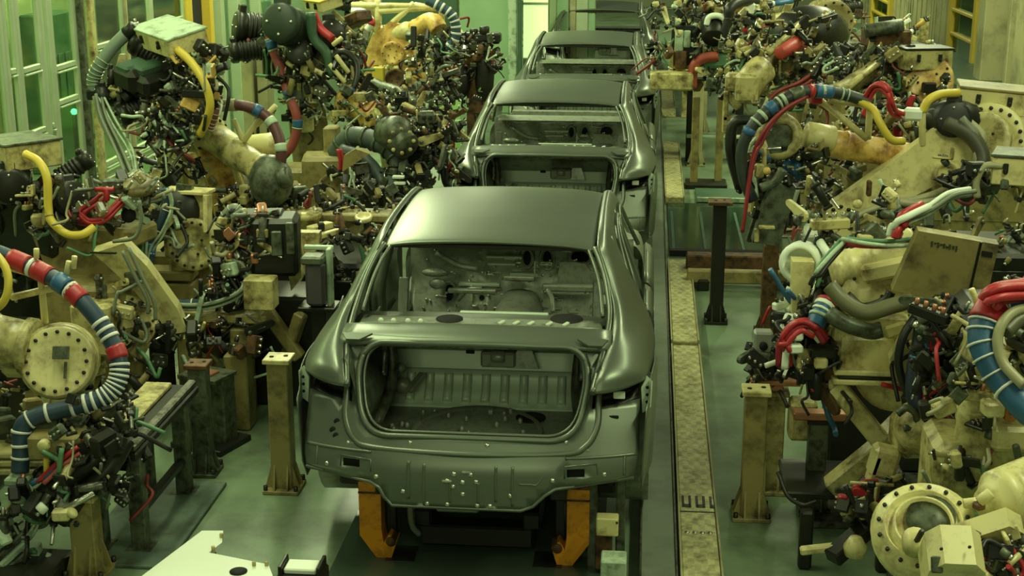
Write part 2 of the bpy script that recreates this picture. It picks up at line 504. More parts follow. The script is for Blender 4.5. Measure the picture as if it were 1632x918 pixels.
        # sill, B pillar, A post
        b = MB()
        b.grid([[(sx * .78, y, .62), (sx * .84, y, .635), (sx * .885, y, .58), (sx * .89, y, .48), (sx * .84, y, .40)] for y in (1.35, 1.8, 2.4, 3.0, 3.5)], 3, 2)
        T.part('sill', b, CAR, solid=.006)
        b = MB()
        for y0, y1, w in ((2.22, 2.12, .10), (1.60, 1.42, .04)):
            b.grid([[(sx * (.80), y0 - w, .55), (sx * .86, y0 - w, .55), (sx * .86, y0 + w, .55), (sx * .80, y0 + w, .55)],
                    [(sx * .82, y0 - w * .8, .95), (sx * .88, y0 - w * .8, .95), (sx * .88, y0 + w * .8, .95), (sx * .82, y0 + w * .8, .95)],
                    [(sx * .77, y0 - w * .6, 1.20), (sx * .81, y0 - w * .6, 1.20), (sx * .81, y0 + w * .6, 1.20), (sx * .77, y0 + w * .6, 1.20)],
                    [(sx * .65, y1 - w * .5, 1.57), (sx * .68, y1 - w * .5, 1.57), (sx * .68, y1 + w * .5, 1.57), (sx * .65, y1 + w * .5, 1.57)]], 1, 3)
        T.parts('door_pillar', b, CAR, solid=.01)
        # door frame lines seen between the pillars (front and rear door window frames)
        b = MB()
        b.tube([(sx * .835, 1.50, 1.16), (sx * .775, 1.53, 1.33), (sx * .72, 1.68, 1.48), (sx * .70, 1.9, 1.545), (sx * .70, 2.1, 1.55)], .016, 6)
        b.tube([(sx * .86, 1.62, 1.12), (sx * .80, 1.66, 1.30), (sx * .735, 1.80, 1.46), (sx * .71, 2.0, 1.52), (sx * .71, 2.1, 1.525)], .013, 6)
        b.tube([(sx * .84, 2.30, 1.10), (sx * .73, 2.25, 1.42), (sx * .705, 2.35, 1.51), (sx * .71, 2.6, 1.49), (sx * .755, 2.98, 1.30), (sx * .83, 3.35, 1.06)], .016, 6)
        T.parts('door_window_frame', b, CAR)
        # rear door skin, lower half
        b = MB()
        for ya, yb in ((1.55, 2.12), (2.22, 3.35)):
            b.grid([[(sx * .88, y, 1.10 - .02 * (y - 1.5)), (sx * .925, y, 1.06 - .02 * (y - 1.5)), (sx * .935, y, .90), (sx * .905, y, .66)] for y in (ya, (ya + yb) / 2, yb)], 3, 2)
        T.parts('door_skin', b, CAR, solid=.02)
        # front fender apron
        b = MB()
        b.grid([[(sx * .70, y, 1.05 - .1 * (y - 3.4)), (sx * .82, y, 1.02 - .1 * (y - 3.4)), (sx * .87, y, .90 - .1 * (y - 3.4)), (sx * .87, y, .70)] for y in (3.4, 3.7, 4.0, 4.3)], 3, 2)
        b.beam((sx * .48, 3.2, .55), (sx * .48, 4.4, .58), .10, .14)
        b.cyl((sx * .62, 3.75, .70), (sx * .60, 3.75, 1.0), .17, .13)
        T.part('front_apron', b, CARIN, solid=0)
    # --- rear end
    outline = [(-.86, .61), (-.50, .577), (-.455, .55), (-.43, .50), (-.39, .456), (.28, .456), (.34, .48), (.40, .54), (.455, .577), (.85, .612),
               (.872, .75), (.87, .97), (.74, .955), (.625, .938), (.635, 1.05), (.665, 1.14), (.70, 1.21), (.705, 1.255),
               (-.705, 1.255), (-.70, 1.21), (-.665, 1.14), (-.635, 1.05), (-.625, .938), (-.74, .955), (-.87, .97), (-.875, .75)]
    hl = [(-.65, .645), (-.56, .645), (-.56, .685), (-.65, .685)]; hr = [(.51, .635), (.60, .635), (.60, .675), (.51, .675)]
    b = MB(); b.sheet(outline, [TRUNK, hl, hr], rear_pt, .05)
    T.part('rear_end_panel', b, CAR, solid=.005)
    b = MB()
    ring = [rear_pt(x, z) + Vector((0, -.006, .0)) for x, z in TRUNK]
    b.tube(ring + [ring[0]], .017, 6, smooth=False, closed=True)
    ring2 = [rear_pt(x * .965, 1.01 + (z - 1.01) * .95) + Vector((0, .04, -.005)) for x, z in TRUNK]
    b.tube(ring2 + [ring2[0]], .010, 6, smooth=False, closed=True)
    T.part('trunk_flange', b, CAR)
    # outer channel running round the opening
    b = MB()
    ch = [(-.665, 1.10), (-.66, .98), (-.655, .86), (-.60, .775), (-.48, .742), (0, .735), (.48, .742), (.60, .775), (.655, .86), (.66, .98), (.665, 1.10)]
    b.tube([rear_pt(x, z) for x, z in ch], .018, 6)
    T.part('drain_channel', b, CAR)
    # pressings on the end panel
    b = MB()
    for x, z0, z1 in ((-.30, .50, .70), (-.22, .47, .69), (-.085, .49, .60), (.06, .49, .60), (.15, .50, .69), (.235, .48, .69)):
        b.tube([rear_pt(x, z) + Vector((0, .001, 0)) for z in (z0, (z0 + z1) / 2, z1)], .009, 6)
    b.tube([rear_pt(x, .60) for x in (.27, .33, .36)] + [rear_pt(.40, .66)], .006, 5)
    for sx in (-1, 1):
        b.tube([rear_pt(sx * x, .725) for x in (.86, .75, .62, .50)], .009, 6)
        b.tube([rear_pt(sx * .80, z) for z in (.63, .68, .73)], .008, 5)
        b.tube([rear_pt(sx * .50, .63), rear_pt(sx * .50, .69), rear_pt(sx * .66, .70), rear_pt(sx * .665, .64)], .005, 5, smooth=False)
    T.parts('stiffening_rib', b, CAR)
    b = MB()
    for x, z in ((-.33, .535), (-.205, .475), (-.10, .475), (.055, .475), (.12, .475), (.225, .535), (-.10, .605), (-.02, .60), (.05, .605), (-.065, .64), (.02, .64), (-.02, .535), (-.07, .575),
                 (-.47, .605), (-.74, .64), (.70, .64), (.44, .62), (-.63, .75), (.61, .75), (-.66, .90), (.66, .90), (.50, .795), (-.30, .775), (.10, .775)):
        p = rear_pt(x, z); b.lathe(p + Vector((0, .004, 0)), (0, -1, .2), [(.013, 0), (.013, .008), (.007, .012), (0, .010)], 8)
    b.box(rear_pt(-.10, .608) + Vector((0, -.008, 0)), (.05, .01, .012)); b.box(rear_pt(.0, .655) + Vector((0, -.008, 0)), (.05, .01, .012))
    T.parts('weld_nut', b, BRIGHT)
    b = MB()
    for x, z in ((-.70, .84), (-.72, .80), (-.70, .775)):
        b.cyl(rear_pt(x, z) + Vector((0, -.004, 0)), rear_pt(x, z) + Vector((0, .01, 0)), .018)
    b.box(rear_pt(-.605, .665) + Vector((0, .03, 0)), (.12, .02, .07)); b.box(rear_pt(.555, .655) + Vector((0, .03, 0)), (.12, .02, .07))
    b.box(rear_pt(.74, .90) + Vector((0, -.003, 0)), (.05, .012, .015))
    T.parts('panel_hole', b, HOLE)
    # flange under the bumper panel
    b = MB(); b.tube([rear_pt(x, z) + Vector((0, -.004, 0)) for x, z in outline[:10]], .010, 5, smooth=False)
    b.box((-.05, .03, .45), (.22, .04, .05))
    T.part('lower_flange', b, CAR)
    # --- rear deck and parcel shelf
    rows = []
    for y, z in ((.345, 1.215), (.352, 1.245), (.42, 1.275), (.53, 1.283), (.565, 1.262), (.62, 1.238), (.80, 1.235), (.98, 1.215), (1.0, 1.17)):
        rows.append([(x, y + .03 * (x / .7) ** 2, z - .02 * (x / .7) ** 2) for x in (-.715, -.48, -.24, 0, .24, .48, .715)])
    b = MB(); b.grid(rows, 3, 3); T.part('rear_deck', b, CAR, solid=.005)
    b = MB()
    for sx in (-1, 1):
        b.prism([(0, 0), (.16, .0), (.10, -.06), (.03, -.06)], (sx * .70, .38, 1.262), (-sx, 0, 0), (0, .8, .25), .012)
    T.parts('deck_corner_plate', b, CAR)
    b = MB()
    for x in (-.55, -.48, -.40, -.33): b.sphere((x, .68, 1.245), .018, 8, 5)
    for x in (.10, .18, .26, .36, .45): b.beam((x, .66, 1.25), (x + .025, .70, 1.255), .02, .014)
    b.box((.10, .95, 1.222), (.5, .03, .02)); b.box((-.2, .60, 1.25), (.9, .012, .012))
    T.parts('shelf_bracket', b, CARLIGHT)
    b = MB(); b.grid([[(x, y, 1.243) for x in (-.66, -.2, .2, .66)] for y in (.625, .70, .78)], 2, 2); T.part('shelf_panel', b, CARIN, solid=.004)
    b = MB()
    for x, y, rx in ((-.18, .74, .10), (.46, .80, .12)):
        b.lathe((x, y, 1.238), (0, 0, 1), [(rx * .75, .0), (rx * .75, .012), (0, .012)], 20)
    T.parts('speaker_opening', b, HOLE)
    # --- cabin inside
    b = MB()
    b.grid([[(x, y, z) for x in (-.80, -.3, .3, .80)] for y, z in ((1.0, 1.15), (1.15, .95), (1.30, .80), (1.35, .70), (1.7, .66), (1.95, .62), (2.0, .48), (2.6, .45), (3.0, .50))], 3, 2)
    T.part('floor_pan', b, CARIN, solid=.005)
    b = MB()
    b.grid([[(x, y, z) for x, z in ((-.20, .46), (-.14, .70), (-.06, .76), (.06, .76), (.14, .70), (.20, .46))] for y in (1.9, 2.4, 2.8, 3.1)], 3, 2)
    T.part('tunnel', b, CARIN, solid=.005)
    b = MB()
    fw = [(-.80, .48), (.80, .48), (.80, 1.12), (-.80, 1.12)]
    def fpt(x, z): return Vector((x, 3.06 + (.16 if z > .80 else .16 * (z - .48) / .32) + .01 * math.sin(9 * x) + .008 * math.sin(x * 23 + z * 17), z))
    ov = lambda cx, cz, rx, rz: [(cx + rx * math.cos(2 * PI * k / 14), cz + rz * math.sin(2 * PI * k / 14)) for k in range(14)]
    b.sheet(fw, [ov(.04, .965, .028, .055), ov(.185, .96, .032, .06), ov(.42, .98, .065, .05), ov(-.52, .70, .03, .06), ov(-.28, .68, .02, .02), ov(.02, .66, .025, .05)], fpt, .06)
    T.part('firewall', b, CARIN, solid=.006)
    b = MB()
    for cx, cz, rx, rz in ((.04, .965, .045, .072), (.185, .96, .052, .082), (.42, .98, .085, .065), (-.52, .70, .05, .09)):
        pts = [fpt(cx, cz) + Vector((rx * math.cos(2 * PI * k / 14), -.01, rz * math.sin(2 * PI * k / 14))) for k in range(15)]
        b.tube(pts, .009, 5, closed=True, smooth=False)
    T.parts('firewall_collar', b, CARIN)
    b = MB()
    b.prism([(-.14, -.10), (.16, -.10), (.17, -.02), (.10, -.01), (.06, .05), (-.02, .06), (-.12, .06)], (.40, 3.17, .90), (1, 0, 0), (0, 0, 1), .03); b.box((.36, 3.08, .79), (.40, .06, .05)); b.sphere((-.60, 3.0, .90), .06, sc=(1.5, .6, .5)); b.sphere((-.58, 3.0, .82), .05, sc=(1.2, .6, .8)); b.tube([(-.60, 3.1, 1.02), (-.45, 3.12, .93), (-.30, 3.12, .90)], .022, 6); b.tube([(.20, 3.0, .80), (.24, 2.95, .74), (.25, 2.9, .66)], .02, 6); b.tube([(-.44, 3.0, .70), (-.36, 3.0, .78), (-.26, 3.0, .79)], .018, 6)
    b.box((-.02, 2.2, .80), (.30, .22, .05)); 
    b.box((.0, 3.05, .86), (.22, .04, .03)); b.box((-.32, 2.9, .80), (.34, .05, .03))
    T.parts('dash_bracket', b, CARIN)
    b = MB()
    for bx, bz, bw, bh in ((-.30, .775, .30, .02), (.02, .85, .20, .025), (-.12, .98, .26, .018), (-.14, .93, .20, .015), (.30, .885, .02, .09), (.10, .90, .015, .12), (-.35, .72, .015, .12), (.34, .73, .30, .015)):
        b.box(fpt(bx, bz) + Vector((0, -.03, 0)), (bw, .05, bh), None, .004)
    T.parts('pressed_ledge', b, CARLIGHT)
    b = MB()
    for cx, cz, rx, rz in ((.04, .965, .03, .057), (.185, .96, .034, .062), (.42, .98, .067, .052), (-.52, .70, .032, .062), (-.28, .68, .02, .02), (.02, .66, .025, .05)):
        p = fpt(cx, cz); b.prism([(rx * math.cos(2 * PI * k / 14), rz * math.sin(2 * PI * k / 14)) for k in range(14)], p + Vector((0, .02, 0)), (1, 0, 0), (0, 0, 1), .01)
    T.parts('hole_backing', b, HOLE)  # near-black discs stand in for the shade behind the firewall holes
    rnd = random.Random(5)
    b = MB()
    for k in range(150):
        x = rnd.uniform(-.7, .7); z = rnd.uniform(.55, 1.05)
        p = fpt(x, z) + Vector((0, -.012, 0))
        if rnd.random() < .6: b.lathe(p, (0, -1, .3), [(.010, 0), (.010, .02), (0, .02)], 6)
        else: b.box(p, (rnd.uniform(.02, .09), .02, rnd.uniform(.008, .02)))
    tag(T.part('stud', b, BRIGHT), kind='stuff')
    b = MB()
    for sx in (-1, 1):
        b.grid([[(sx * (.70 + .06 * (y > 1.5)), y, .5), (sx * .74, y, .8), (sx * .70, y, 1.1)] for y in (1.05, 1.25, 1.45)], 2, 2)
        b.beam((sx * .60, 1.55, .7), (sx * .60, 1.75, 1.2), .06, .02)
    T.parts('inner_quarter', b, CARIN, solid=.005)
    # --- trunk inside
    b = MB()
    b.grid([[(x, y, z) for x in (-.62, -.3, 0, .3, .62)] for y, z in ((.10, .76), (.14, .66), (.25, .635), (.9, .635), (1.0, .64))], 2, 2)
    T.part('trunk_floor', b, CARIN, solid=.005)
    b = MB()
    b.lathe((-.02, .62, .50), (0, 0, 1), [(0, .02), (.16, .02), (.20, .05), (.26, .05), (.30, .02), (.33, .12), (.36, .16), (.37, .14)], 30)
    T.part('spare_wheel_well', b, CARIN)
    b = MB()
    for k in range(9): b.tube([(-.46 + .11 * k, 1.02, .665), (-.46 + .11 * k, 1.09, .735), (-.46 + .11 * k, 1.12, .80)], .024, 6)
    b.grid([[(x, y, z) for x in (-.60, -.2, .2, .60)] for y, z in ((.98, .64), (1.04, .66), (1.11, .74), (1.14, .82))], 2, 2)
    T.part('corrugated_seat_back', b, CARLIGHT, solid=.004)
    b = MB()
    b.grid([[(x, y, z) for x in (-.58, -.2, .2, .60)] for y, z in ((1.145, .82), (1.15, .84), (1.18, .95), (1.17, .97))], 2, 2)
    T.part('seat_back_panel', b, CARLIGHT, solid=.004)
    b = MB()
    b.box((.06, 1.05, .93), (.20, .12, .09)); b.cyl((.02, 1.0, .95), (.10, 1.0, .95), .035); b.prism([(-.09, -.05), (.09, -.05), (.05, .06), (-.03, .06)], (.20, 1.06, .92), (1, 0, 0), (0, .2, 1), .08)
    b.sphere((-.50, 1.0, .76), .05, sc=(1.2, .8, 1)); b.sphere((-.50, .96, .88), .03); b.beam((-.45, .95, .74), (-.38, 1.05, .82), .05, .03)
    rr = random.Random(9)
    for k in range(34): b.lathe((rr.uniform(-.5, .55), rr.uniform(.3, .95), .64), (0, 0, 1), [(.014, 0), (.014, .02), (.006, .03), (0, .03)], 7)
    T.parts('trunk_bracket', b, CARIN)
    b = MB()
    b.lathe((.26, .86, .638), (0, 0, 1), [(.085, 0), (.085, .006), (0, .006)], 18)
    b.box((-.12, 1.165, .92), (.05, .012, .02)); b.box((.42, 1.16, .955), (.18, .012, .018))
    T.parts('trunk_opening', b, HOLE)
    b = MB()
    for sx in (-1, 1):
        b.grid([[(sx * .66, y, .64), (sx * (.60 - .06 * math.sin((y - .2) * 3.4)), y, .85), (sx * .62, y, 1.05), (sx * .66, y, 1.18)] for y in (.22, .45, .7, .95, 1.1)], 2, 2)
        b.tube([(sx * .56, .5, .70), (sx * .52, .8, .85), (sx * .54, .9, 1.1)], .03, 6)
    T.parts('trunk_side_wall', b, GREYGREEN, solid=.005)
    b = MB()
    for sx in (-1, 1):
        b.tube([(sx * .60, .42, 1.18), (sx * .57, .60, 1.15), (sx * .55, .75, 1.05), (sx * .55, .70, .92)], .022, 6)
    b.beam((-.60, .40, 1.205), (.60, .40, 1.205), .05, .02)
    T.parts('lid_hinge', b, STEEL)
    # --- under floor
    b = MB(); b.box((0, 2.2, .42), (1.5, 3.6, .06)); b.beam((-.46, .15, .50), (-.46, 1.6, .45), .09, .10); b.beam((.46, .15, .50), (.46, 1.6, .45), .09, .10)
    T.parts('under_floor', b, DARK)
    b = MB(); b.beam((-.75, 4.4, .62), (.75, 4.4, .62), .10, .12); b.beam((-.72, 4.42, .98), (.72, 4.42, .98), .08, .08); b.beam((-.70, 4.42, .6), (-.70, 4.42, .98), .08, .06); b.beam((.70, 4.42, .6), (.70, 4.42, .98), .08, .06)
    b.grid([[(x, y, z) for x in (-.74, 0, .74)] for y, z in ((3.0, 1.12), (3.25, 1.14), (3.4, 1.06), (3.42, .95))], 3, 2)
    T.parts('front_frame', b, CARIN)
    return T.o
car = make_car()
car_labels = ['bare grey car body nearest the camera, open trunk facing out', 'second bare grey car body in the line, behind the nearest one',
              'third bare grey car body, its open trunk just behind the second roof', 'fourth bare grey car body, farthest in the line at the top']
for i, (y, x) in enumerate(((6.78, -.87), (12.33, -.85), (17.55, -.80), (22.9, -.78))):
    o = car if i == 0 else copy_tree(car)
    o.location = (x, y, 0); tag(o, car_labels[i], 'car', 'bare car bodies in line on the conveyor')
# ================================================================== building blocks of the welding robots
def q(*a): return [P(*k) for k in a]
def hose(T, name, pts, r, m, bands=(), n=6, seg=8):
    """bands: (t0, t1, material) sleeves wrapped on the hose"""
    path = catmull(pts, n)
    b = MB(); b.use(m); b.tube(path, r, seg, smooth=False)
    N = len(path) - 1
    for t0, t1, bmat in bands:
        def ev(t):
            f = max(0, min(.9999, t)) * N; i = int(f); return path[i].lerp(path[i + 1], f - i)
        b.use(bmat); k = max(2, int((t1 - t0) * N) + 1)
        b.tube([ev(t0 + (t1 - t0) * j / k) for j in range(k + 1)], r * 1.14, seg, smooth=False)
    return T.part(name, b)
def rings(n, m, w=.012, t0=.03, t1=.97): return [(t0 + (t1 - t0) * i / (n - 1) - w / 2, t0 + (t1 - t0) * i / (n - 1) + w / 2, m) for i in range(n)]
def bundle(T, name, pts, r, k, m, sub=.42, seed=0, mats=None):
    """several thin cables laid side by side, each a part"""
    path = catmull(pts, 5); rnd = random.Random(seed)
    for j in range(k):
        a = 2 * PI * j / k + .5; off = r * .62
        ph = rnd.uniform(0, .35)
        pp = []
        for i, p in enumerate(path):
            t = (path[min(i + 1, len(path) - 1)] - path[max(i - 1, 0)]).normalized()
            x, y, _ = frame_of(t); pp.append(p + (x * math.cos(a + ph * i * .3) + y * math.sin(a + ph * i * .3)) * off)
        b = MB(); b.tube(pp, r * sub, 6, smooth=False); T.part(name, b, mats[j % len(mats)] if mats else m)
def disc(T, name, c, axis, r, depth, m, nb=12, bolt=DARK, hub=True, prof=None):
    b = MB(); b.use(m); c = Vector(c); ax = Vector(axis).normalized()
    b.lathe(c - ax * depth / 2, ax, prof or [(0, 0), (r * .94, 0), (r, depth * .12), (r, depth * .62), (r * .97, depth * .68), (r * .97, depth * .95), (r * .93, depth), (r * .70, depth), (r * .68, depth * .97), (0, depth * .97)], 28)
    if nb: b.use(bolt); b.bolts(c + ax * depth / 2, ax, r * .82, nb, r * .055, r * .05)
    if hub: b.use(bolt); b.bolts(c + ax * depth * .48, ax, r * .38, 4, r * .05, r * .06, .5)
    return T.part(name, b)
def motor(T, a, d, r, L, m=DARK, name='motor'):
    b = MB(); b.use(m); d = Vector(d).normalized(); a = Vector(a)
    pr = [(0, 0), (r, 0), (r, L * .08), (r * .86, L * .10)]
    for k in range(5):
        t = .12 + .11 * k; pr += [(r * .86, L * t), (r * .95, L * (t + .01)), (r * .95, L * (t + .06)), (r * .86, L * (t + .07))]
    pr += [(r * .86, L * .72), (r * .98, L * .74), (r * .98, L * .93), (r * .8, L), (0, L)]
    b.lathe(a, d, pr, 18)
    x, y, z = frame_of(d)
    b.box(a + d * L * .84 + y * r * 1.0, (r * .8, r * .6, L * .18), Matrix((x, y, z)).transposed())
    b.use(BRIGHT); b.bolts(a + d * L, d, r * .62, 4, r * .07, r * .06)
    return T.part(name, b)
def cbox(T, corners_c, size, rot, m=CREAM2, top=PALE, name='control_box', latch=2):
    """cabinet with overhanging lid, latches and a cable gland"""
    c = Vector(corners_c)
    b = MB(); b.box(c, size, rot, .008)
    o = T.part(name, b, m)
    b = MB(); b.box(c + rot @ Vector((0, 0, size[2] / 2 + .008)), (size[0] + .02, size[1] + .02, .018), rot, .006); T.part('lid', b, top, o and T_child(T, o))
    for k in range(latch):
        b = MB(); u = (k + .5) / latch - .5
        b.box(c + rot @ Vector((u * size[0] * .9, -size[1] / 2 - .008, size[2] * .12)), (.03, .02, .06), rot, .004)
        b.box(c + rot @ Vector((u * size[0] * .9, -size[1] / 2 - .016, size[2] * .0)), (.018, .02, .03), rot, .004)
        T.part('latch', b, DARK, T_child(T, o))
    return o
def T_child(T, o): return o
def rotz(a, tilt=0, roll=0): return Matrix.Rotation(R(a), 3, 'Z') @ Matrix.Rotation(R(tilt), 3, 'X') @ Matrix.Rotation(R(roll), 3, 'Y')
def arm_tube(T, a, b_, ra, rb, m=CREAM, name='forearm', ribs=3):
    a = Vector(a); b_ = Vector(b_); d = b_ - a; Ln = d.length
    b = MB(); b.use(m)
    pr = [(0, 0), (ra * 1.12, 0), (ra * 1.18, .015), (ra * 1.18, .05), (ra, .07)]
    for k in range(ribs):
        t = (k + 1) / (ribs + 1); rr = ra + (rb - ra) * t
        pr += [(rr, Ln * t - .02), (rr * 1.07, Ln * t - .012), (rr * 1.07, Ln * t + .012), (rr, Ln * t + .02)]
    pr += [(rb, Ln - .06), (rb * 1.15, Ln - .05), (rb * 1.15, Ln - .008), (rb * 1.05, Ln), (0, Ln)]
    b.lathe(a, d, pr, 22)
    b.use(DARK); b.bolts(a + d.normalized() * .05, d, ra * 1.08, 10, .011, .02)
    return T.part(name, b)
def link_arm(T, a, b_, ra, rb, th, ax, m=CREAM, name='lower_arm', pocket=True):
    a = Vector(a); b_ = Vector(b_); ax = Vector(ax).normalized()
    b = MB(); b.use(m); b.link(a, b_, ra, rb, th, ax, 9)
    if pocket:
        for s in (-1, 1):
            b.link(a.lerp(b_, .22) + ax * s * th * .5, a.lerp(b_, .80) + ax * s * th * .5, ra * .62, rb * .62, .02, ax, 6)
    b.use(DARK)
    for s in (-1, 1):
        b.bolts(a + ax * s * th / 2, ax * s, ra * .7, 8, .013, .016); b.bolts(b_ + ax * s * th / 2, ax * s, rb * .7, 8, .011, .016)
    return T.part(name, b)
def weld_gun(T, c, d, side, k=1.0, m=DARK):
    """C gun: transformer, two electrode arms, cylinder, copper tips"""
    c = Vector(c); x, y, z = frame_of(d, side); rot = Matrix((x, y, z)).transposed()
    W = lambda a, b_, c_: c + rot @ Vector((a * k, b_ * k, c_ * k))
    b = MB(); b.use(m); b.box(W(0, 0, .0), (.20 * k, .22 * k, .30 * k), rot, .02); b.box(W(0, .13 * k, -.03), (.14 * k, .06 * k, .2 * k), rot, .01); b.use(STEEL); b.bolts(W(.105, 0, 0), x, .07 * k, 6, .012 * k, .012)
    tr = T.part('gun_transformer', b)
    b = MB(); b.cyl(W(0, .10, .12), W(0, .10, .42), .055 * k); b.cyl(W(0, .10, .42), W(0, .10, .50), .025 * k); T.part('gun_cylinder', b, STEEL)
    b = MB(); b.use(m); b.tube([W(0, -.10, .1), W(0, -.14, .32), W(0, -.12, .56), W(0, .0, .64)], lambda t: (.05 - .02 * t) * k, 8); T.part('electrode_arm', b)
    b = MB(); b.use(m); b.tube([W(0, .10, .48), W(0, .10, .56), W(0, .05, .60)], .028 * k, 8); T.part('electrode_arm', b)
    b = MB(); b.cyl(W(0, .0, .62), W(0, .05, .62), .016 * k, .01 * k); T.part('electrode_tip', b, COPPER)
    b = MB(); b.cyl(W(0, .05, .60), W(0, .02, .615), .016 * k, .01 * k); T.part('electrode_tip', b, COPPER)
    for s in (-1, 1):
        b = MB(); b.tube([W(.08 * s, -.08, -.1), W(.16 * s, -.16, .1), W(.12 * s, -.16, .35), W(.02 * s, -.12, .5)], .018 * k, 6); T.part('gun_cable', b, HOSEGREY if s > 0 else RED)
    return tr
DULLRED = mat('dull_red_cable', (.20, .03, .025), .5, 0, .2, 8)
CLUT = [('air_cylinder', 3), ('valve_block', 4), ('bracket', 3), ('cable', 6), ('connector', 4), ('manifold', 2), ('clamp_arm', 2), ('guide_rod', 2)]
def clutter(T, c, ext, n, seed, mats=None, k=1.0, cablemats=None):
    """the small fittings that crowd a welding head: valves, cylinders, brackets, cables"""
    rnd = random.Random(seed); c = Vector(c)
    k *= .62; n = int(n * 1.15)
    mats = mats or [DARK, DARK, STEEL, GREYGREEN, CREAM, BLACK, BRIGHT, BROWN, CREAM]
    cablemats = cablemats or [BLACK, BLACK, BLACK, HOSEGREY, HOSEGREY, GREENHOSE, DULLRED, CREAMHOSE, PALE, CREAMHOSE]
    bag = [a for a, w_ in CLUT for _ in range(w_)]
    rp = lambda: c + Vector((rnd.uniform(-1, 1) * ext[0], rnd.uniform(-1, 1) * ext[1], rnd.uniform(-1, 1) * ext[2]))
    def rd():
        v = Vector((rnd.gauss(0, 1), rnd.gauss(0, 1), rnd.gauss(0, 1))); return v.normalized()
    for _ in range(n):
        t = rnd.choice(bag); p = rp(); d = rd(); m = rnd.choice(mats); b = MB(); s_ = k * rnd.uniform(.7, 1.35)
        x, y, z = frame_of(d); rot = Matrix((x, y, z)).transposed()
        if t == 'air_cylinder':
            L_ = .22 * s_; b.use(m); b.cyl(p - d * L_ / 2, p + d * L_ / 2, .036 * s_, seg=12); b.use(BRIGHT); b.cyl(p + d * L_ / 2, p + d * L_ * .85, .012 * s_, seg=8); b.use(DARK); b.box(p - d * L_ * .5, (.085 * s_, .085 * s_, .03 * s_), rot); b.box(p + d * L_ * .5, (.085 * s_, .085 * s_, .03 * s_), rot)
        elif t == 'valve_block':
            b.use(m); b.box(p, (.09 * s_, .12 * s_, .16 * s_), rot, .01); b.use(BRIGHT)
            for j in range(3): b.cyl(p + rot @ Vector((.04 * s_, 0, (-.05 + .05 * j) * s_)), p + rot @ Vector((.07 * s_, 0, (-.05 + .05 * j) * s_)), .013 * s_, seg=8)
        elif t == 'bracket':
            b.use(m); b.box(p, (.16 * s_, .015, .10 * s_), rot, .004); b.box(p + rot @ Vector((.075 * s_, .05 * s_, 0)), (.015, .10 * s_, .10 * s_), rot, .004); b.use(STEEL); b.bolts(p + y * .01, y, .03 * s_, 4, .009, .012)
        elif t == 'cable':
            e = p + rd() * .30 * s_ + Vector((0, 0, -.12)); mid = (p + e) / 2 + Vector((rnd.uniform(-.12, .12), rnd.uniform(-.12, .12), rnd.uniform(-.2, .1))) * s_
            b.use(rnd.choice(cablemats)); b.tube([p, p.lerp(mid, .6) + rd() * .04, mid, e], .015 * s_ * rnd.uniform(.8, 1.5), 6, 5)
        elif t == 'connector':
            b.use(m); b.cyl(p, p + d * .07 * s_, .032 * s_, seg=10); b.use(BRIGHT); b.cyl(p + d * .07 * s_, p + d * .10 * s_, .022 * s_, seg=6)
        elif t == 'manifold':
            b.use(m); b.box(p, (.07 * s_, .07 * s_, .26 * s_), rot, .008); b.use(rnd.choice([BRIGHT, COPPER, STEEL]))
            for j in range(4): b.cyl(p + rot @ Vector((0, .03 * s_, (-.09 + .06 * j) * s_)), p + rot @ Vector((0, .075 * s_, (-.09 + .06 * j) * s_)), .016 * s_, seg=6)
        elif t == 'clamp_arm':
            b.use(m); b.link(p, p + d * .22 * s_, .05 * s_, .03 * s_, .035 * s_, x, 5); b.use(STEEL); b.cyl(p - x * .04 * s_, p + x * .04 * s_, .022 * s_, seg=8)
        else:
            b.use(rnd.choice([BRIGHT, STEEL, CREAM])); b.cyl(p - d * .16 * s_, p + d * .16 * s_, .014 * s_, seg=8); b.use(DARK); b.box(p, (.05 * s_, .05 * s_, .06 * s_), rot)
        T.part(t, b)
def pedestal(T, x, y, top, r=.26, m=CREAM, plate=.42):
    b = MB(); b.use(STEEL); b.box((x, y, .02), (plate * 2, plate * 2, .04)); b.use(DARK)
    for sx in (-1, 1):
        for sy in (-1, 1): b.lathe((x + sx * plate * .82, y + sy * plate * .82, .04), (0, 0, 1), [(.03, 0), (.03, .03), (0, .03)], 6)
    T.part('base_plate', b)
    b = MB(); b.lathe((x, y, .04), (0, 0, 1), [(0, 0), (r * 1.25, 0), (r * 1.25, .04), (r * .95, .07), (r * .88, top * .55), (r * .95, top - .16), (r * 1.15, top - .13), (r * 1.15, top - .05), (0, top - .05)], 26)
    for k in range(6):
        a = 2 * PI * k / 6; b.prism([(r * .85, 0), (r * 1.22, 0), (r * .9, top * .4), (r * .85, top * .4)], (x, y, .06), (math.cos(a), math.sin(a), 0), (0, 0, 1), .02)
    T.part('pedestal', b, m)
    disc(T, 'turntable', (x, y, top), (0, 0, 1), r * 1.2, .12, m, 14)
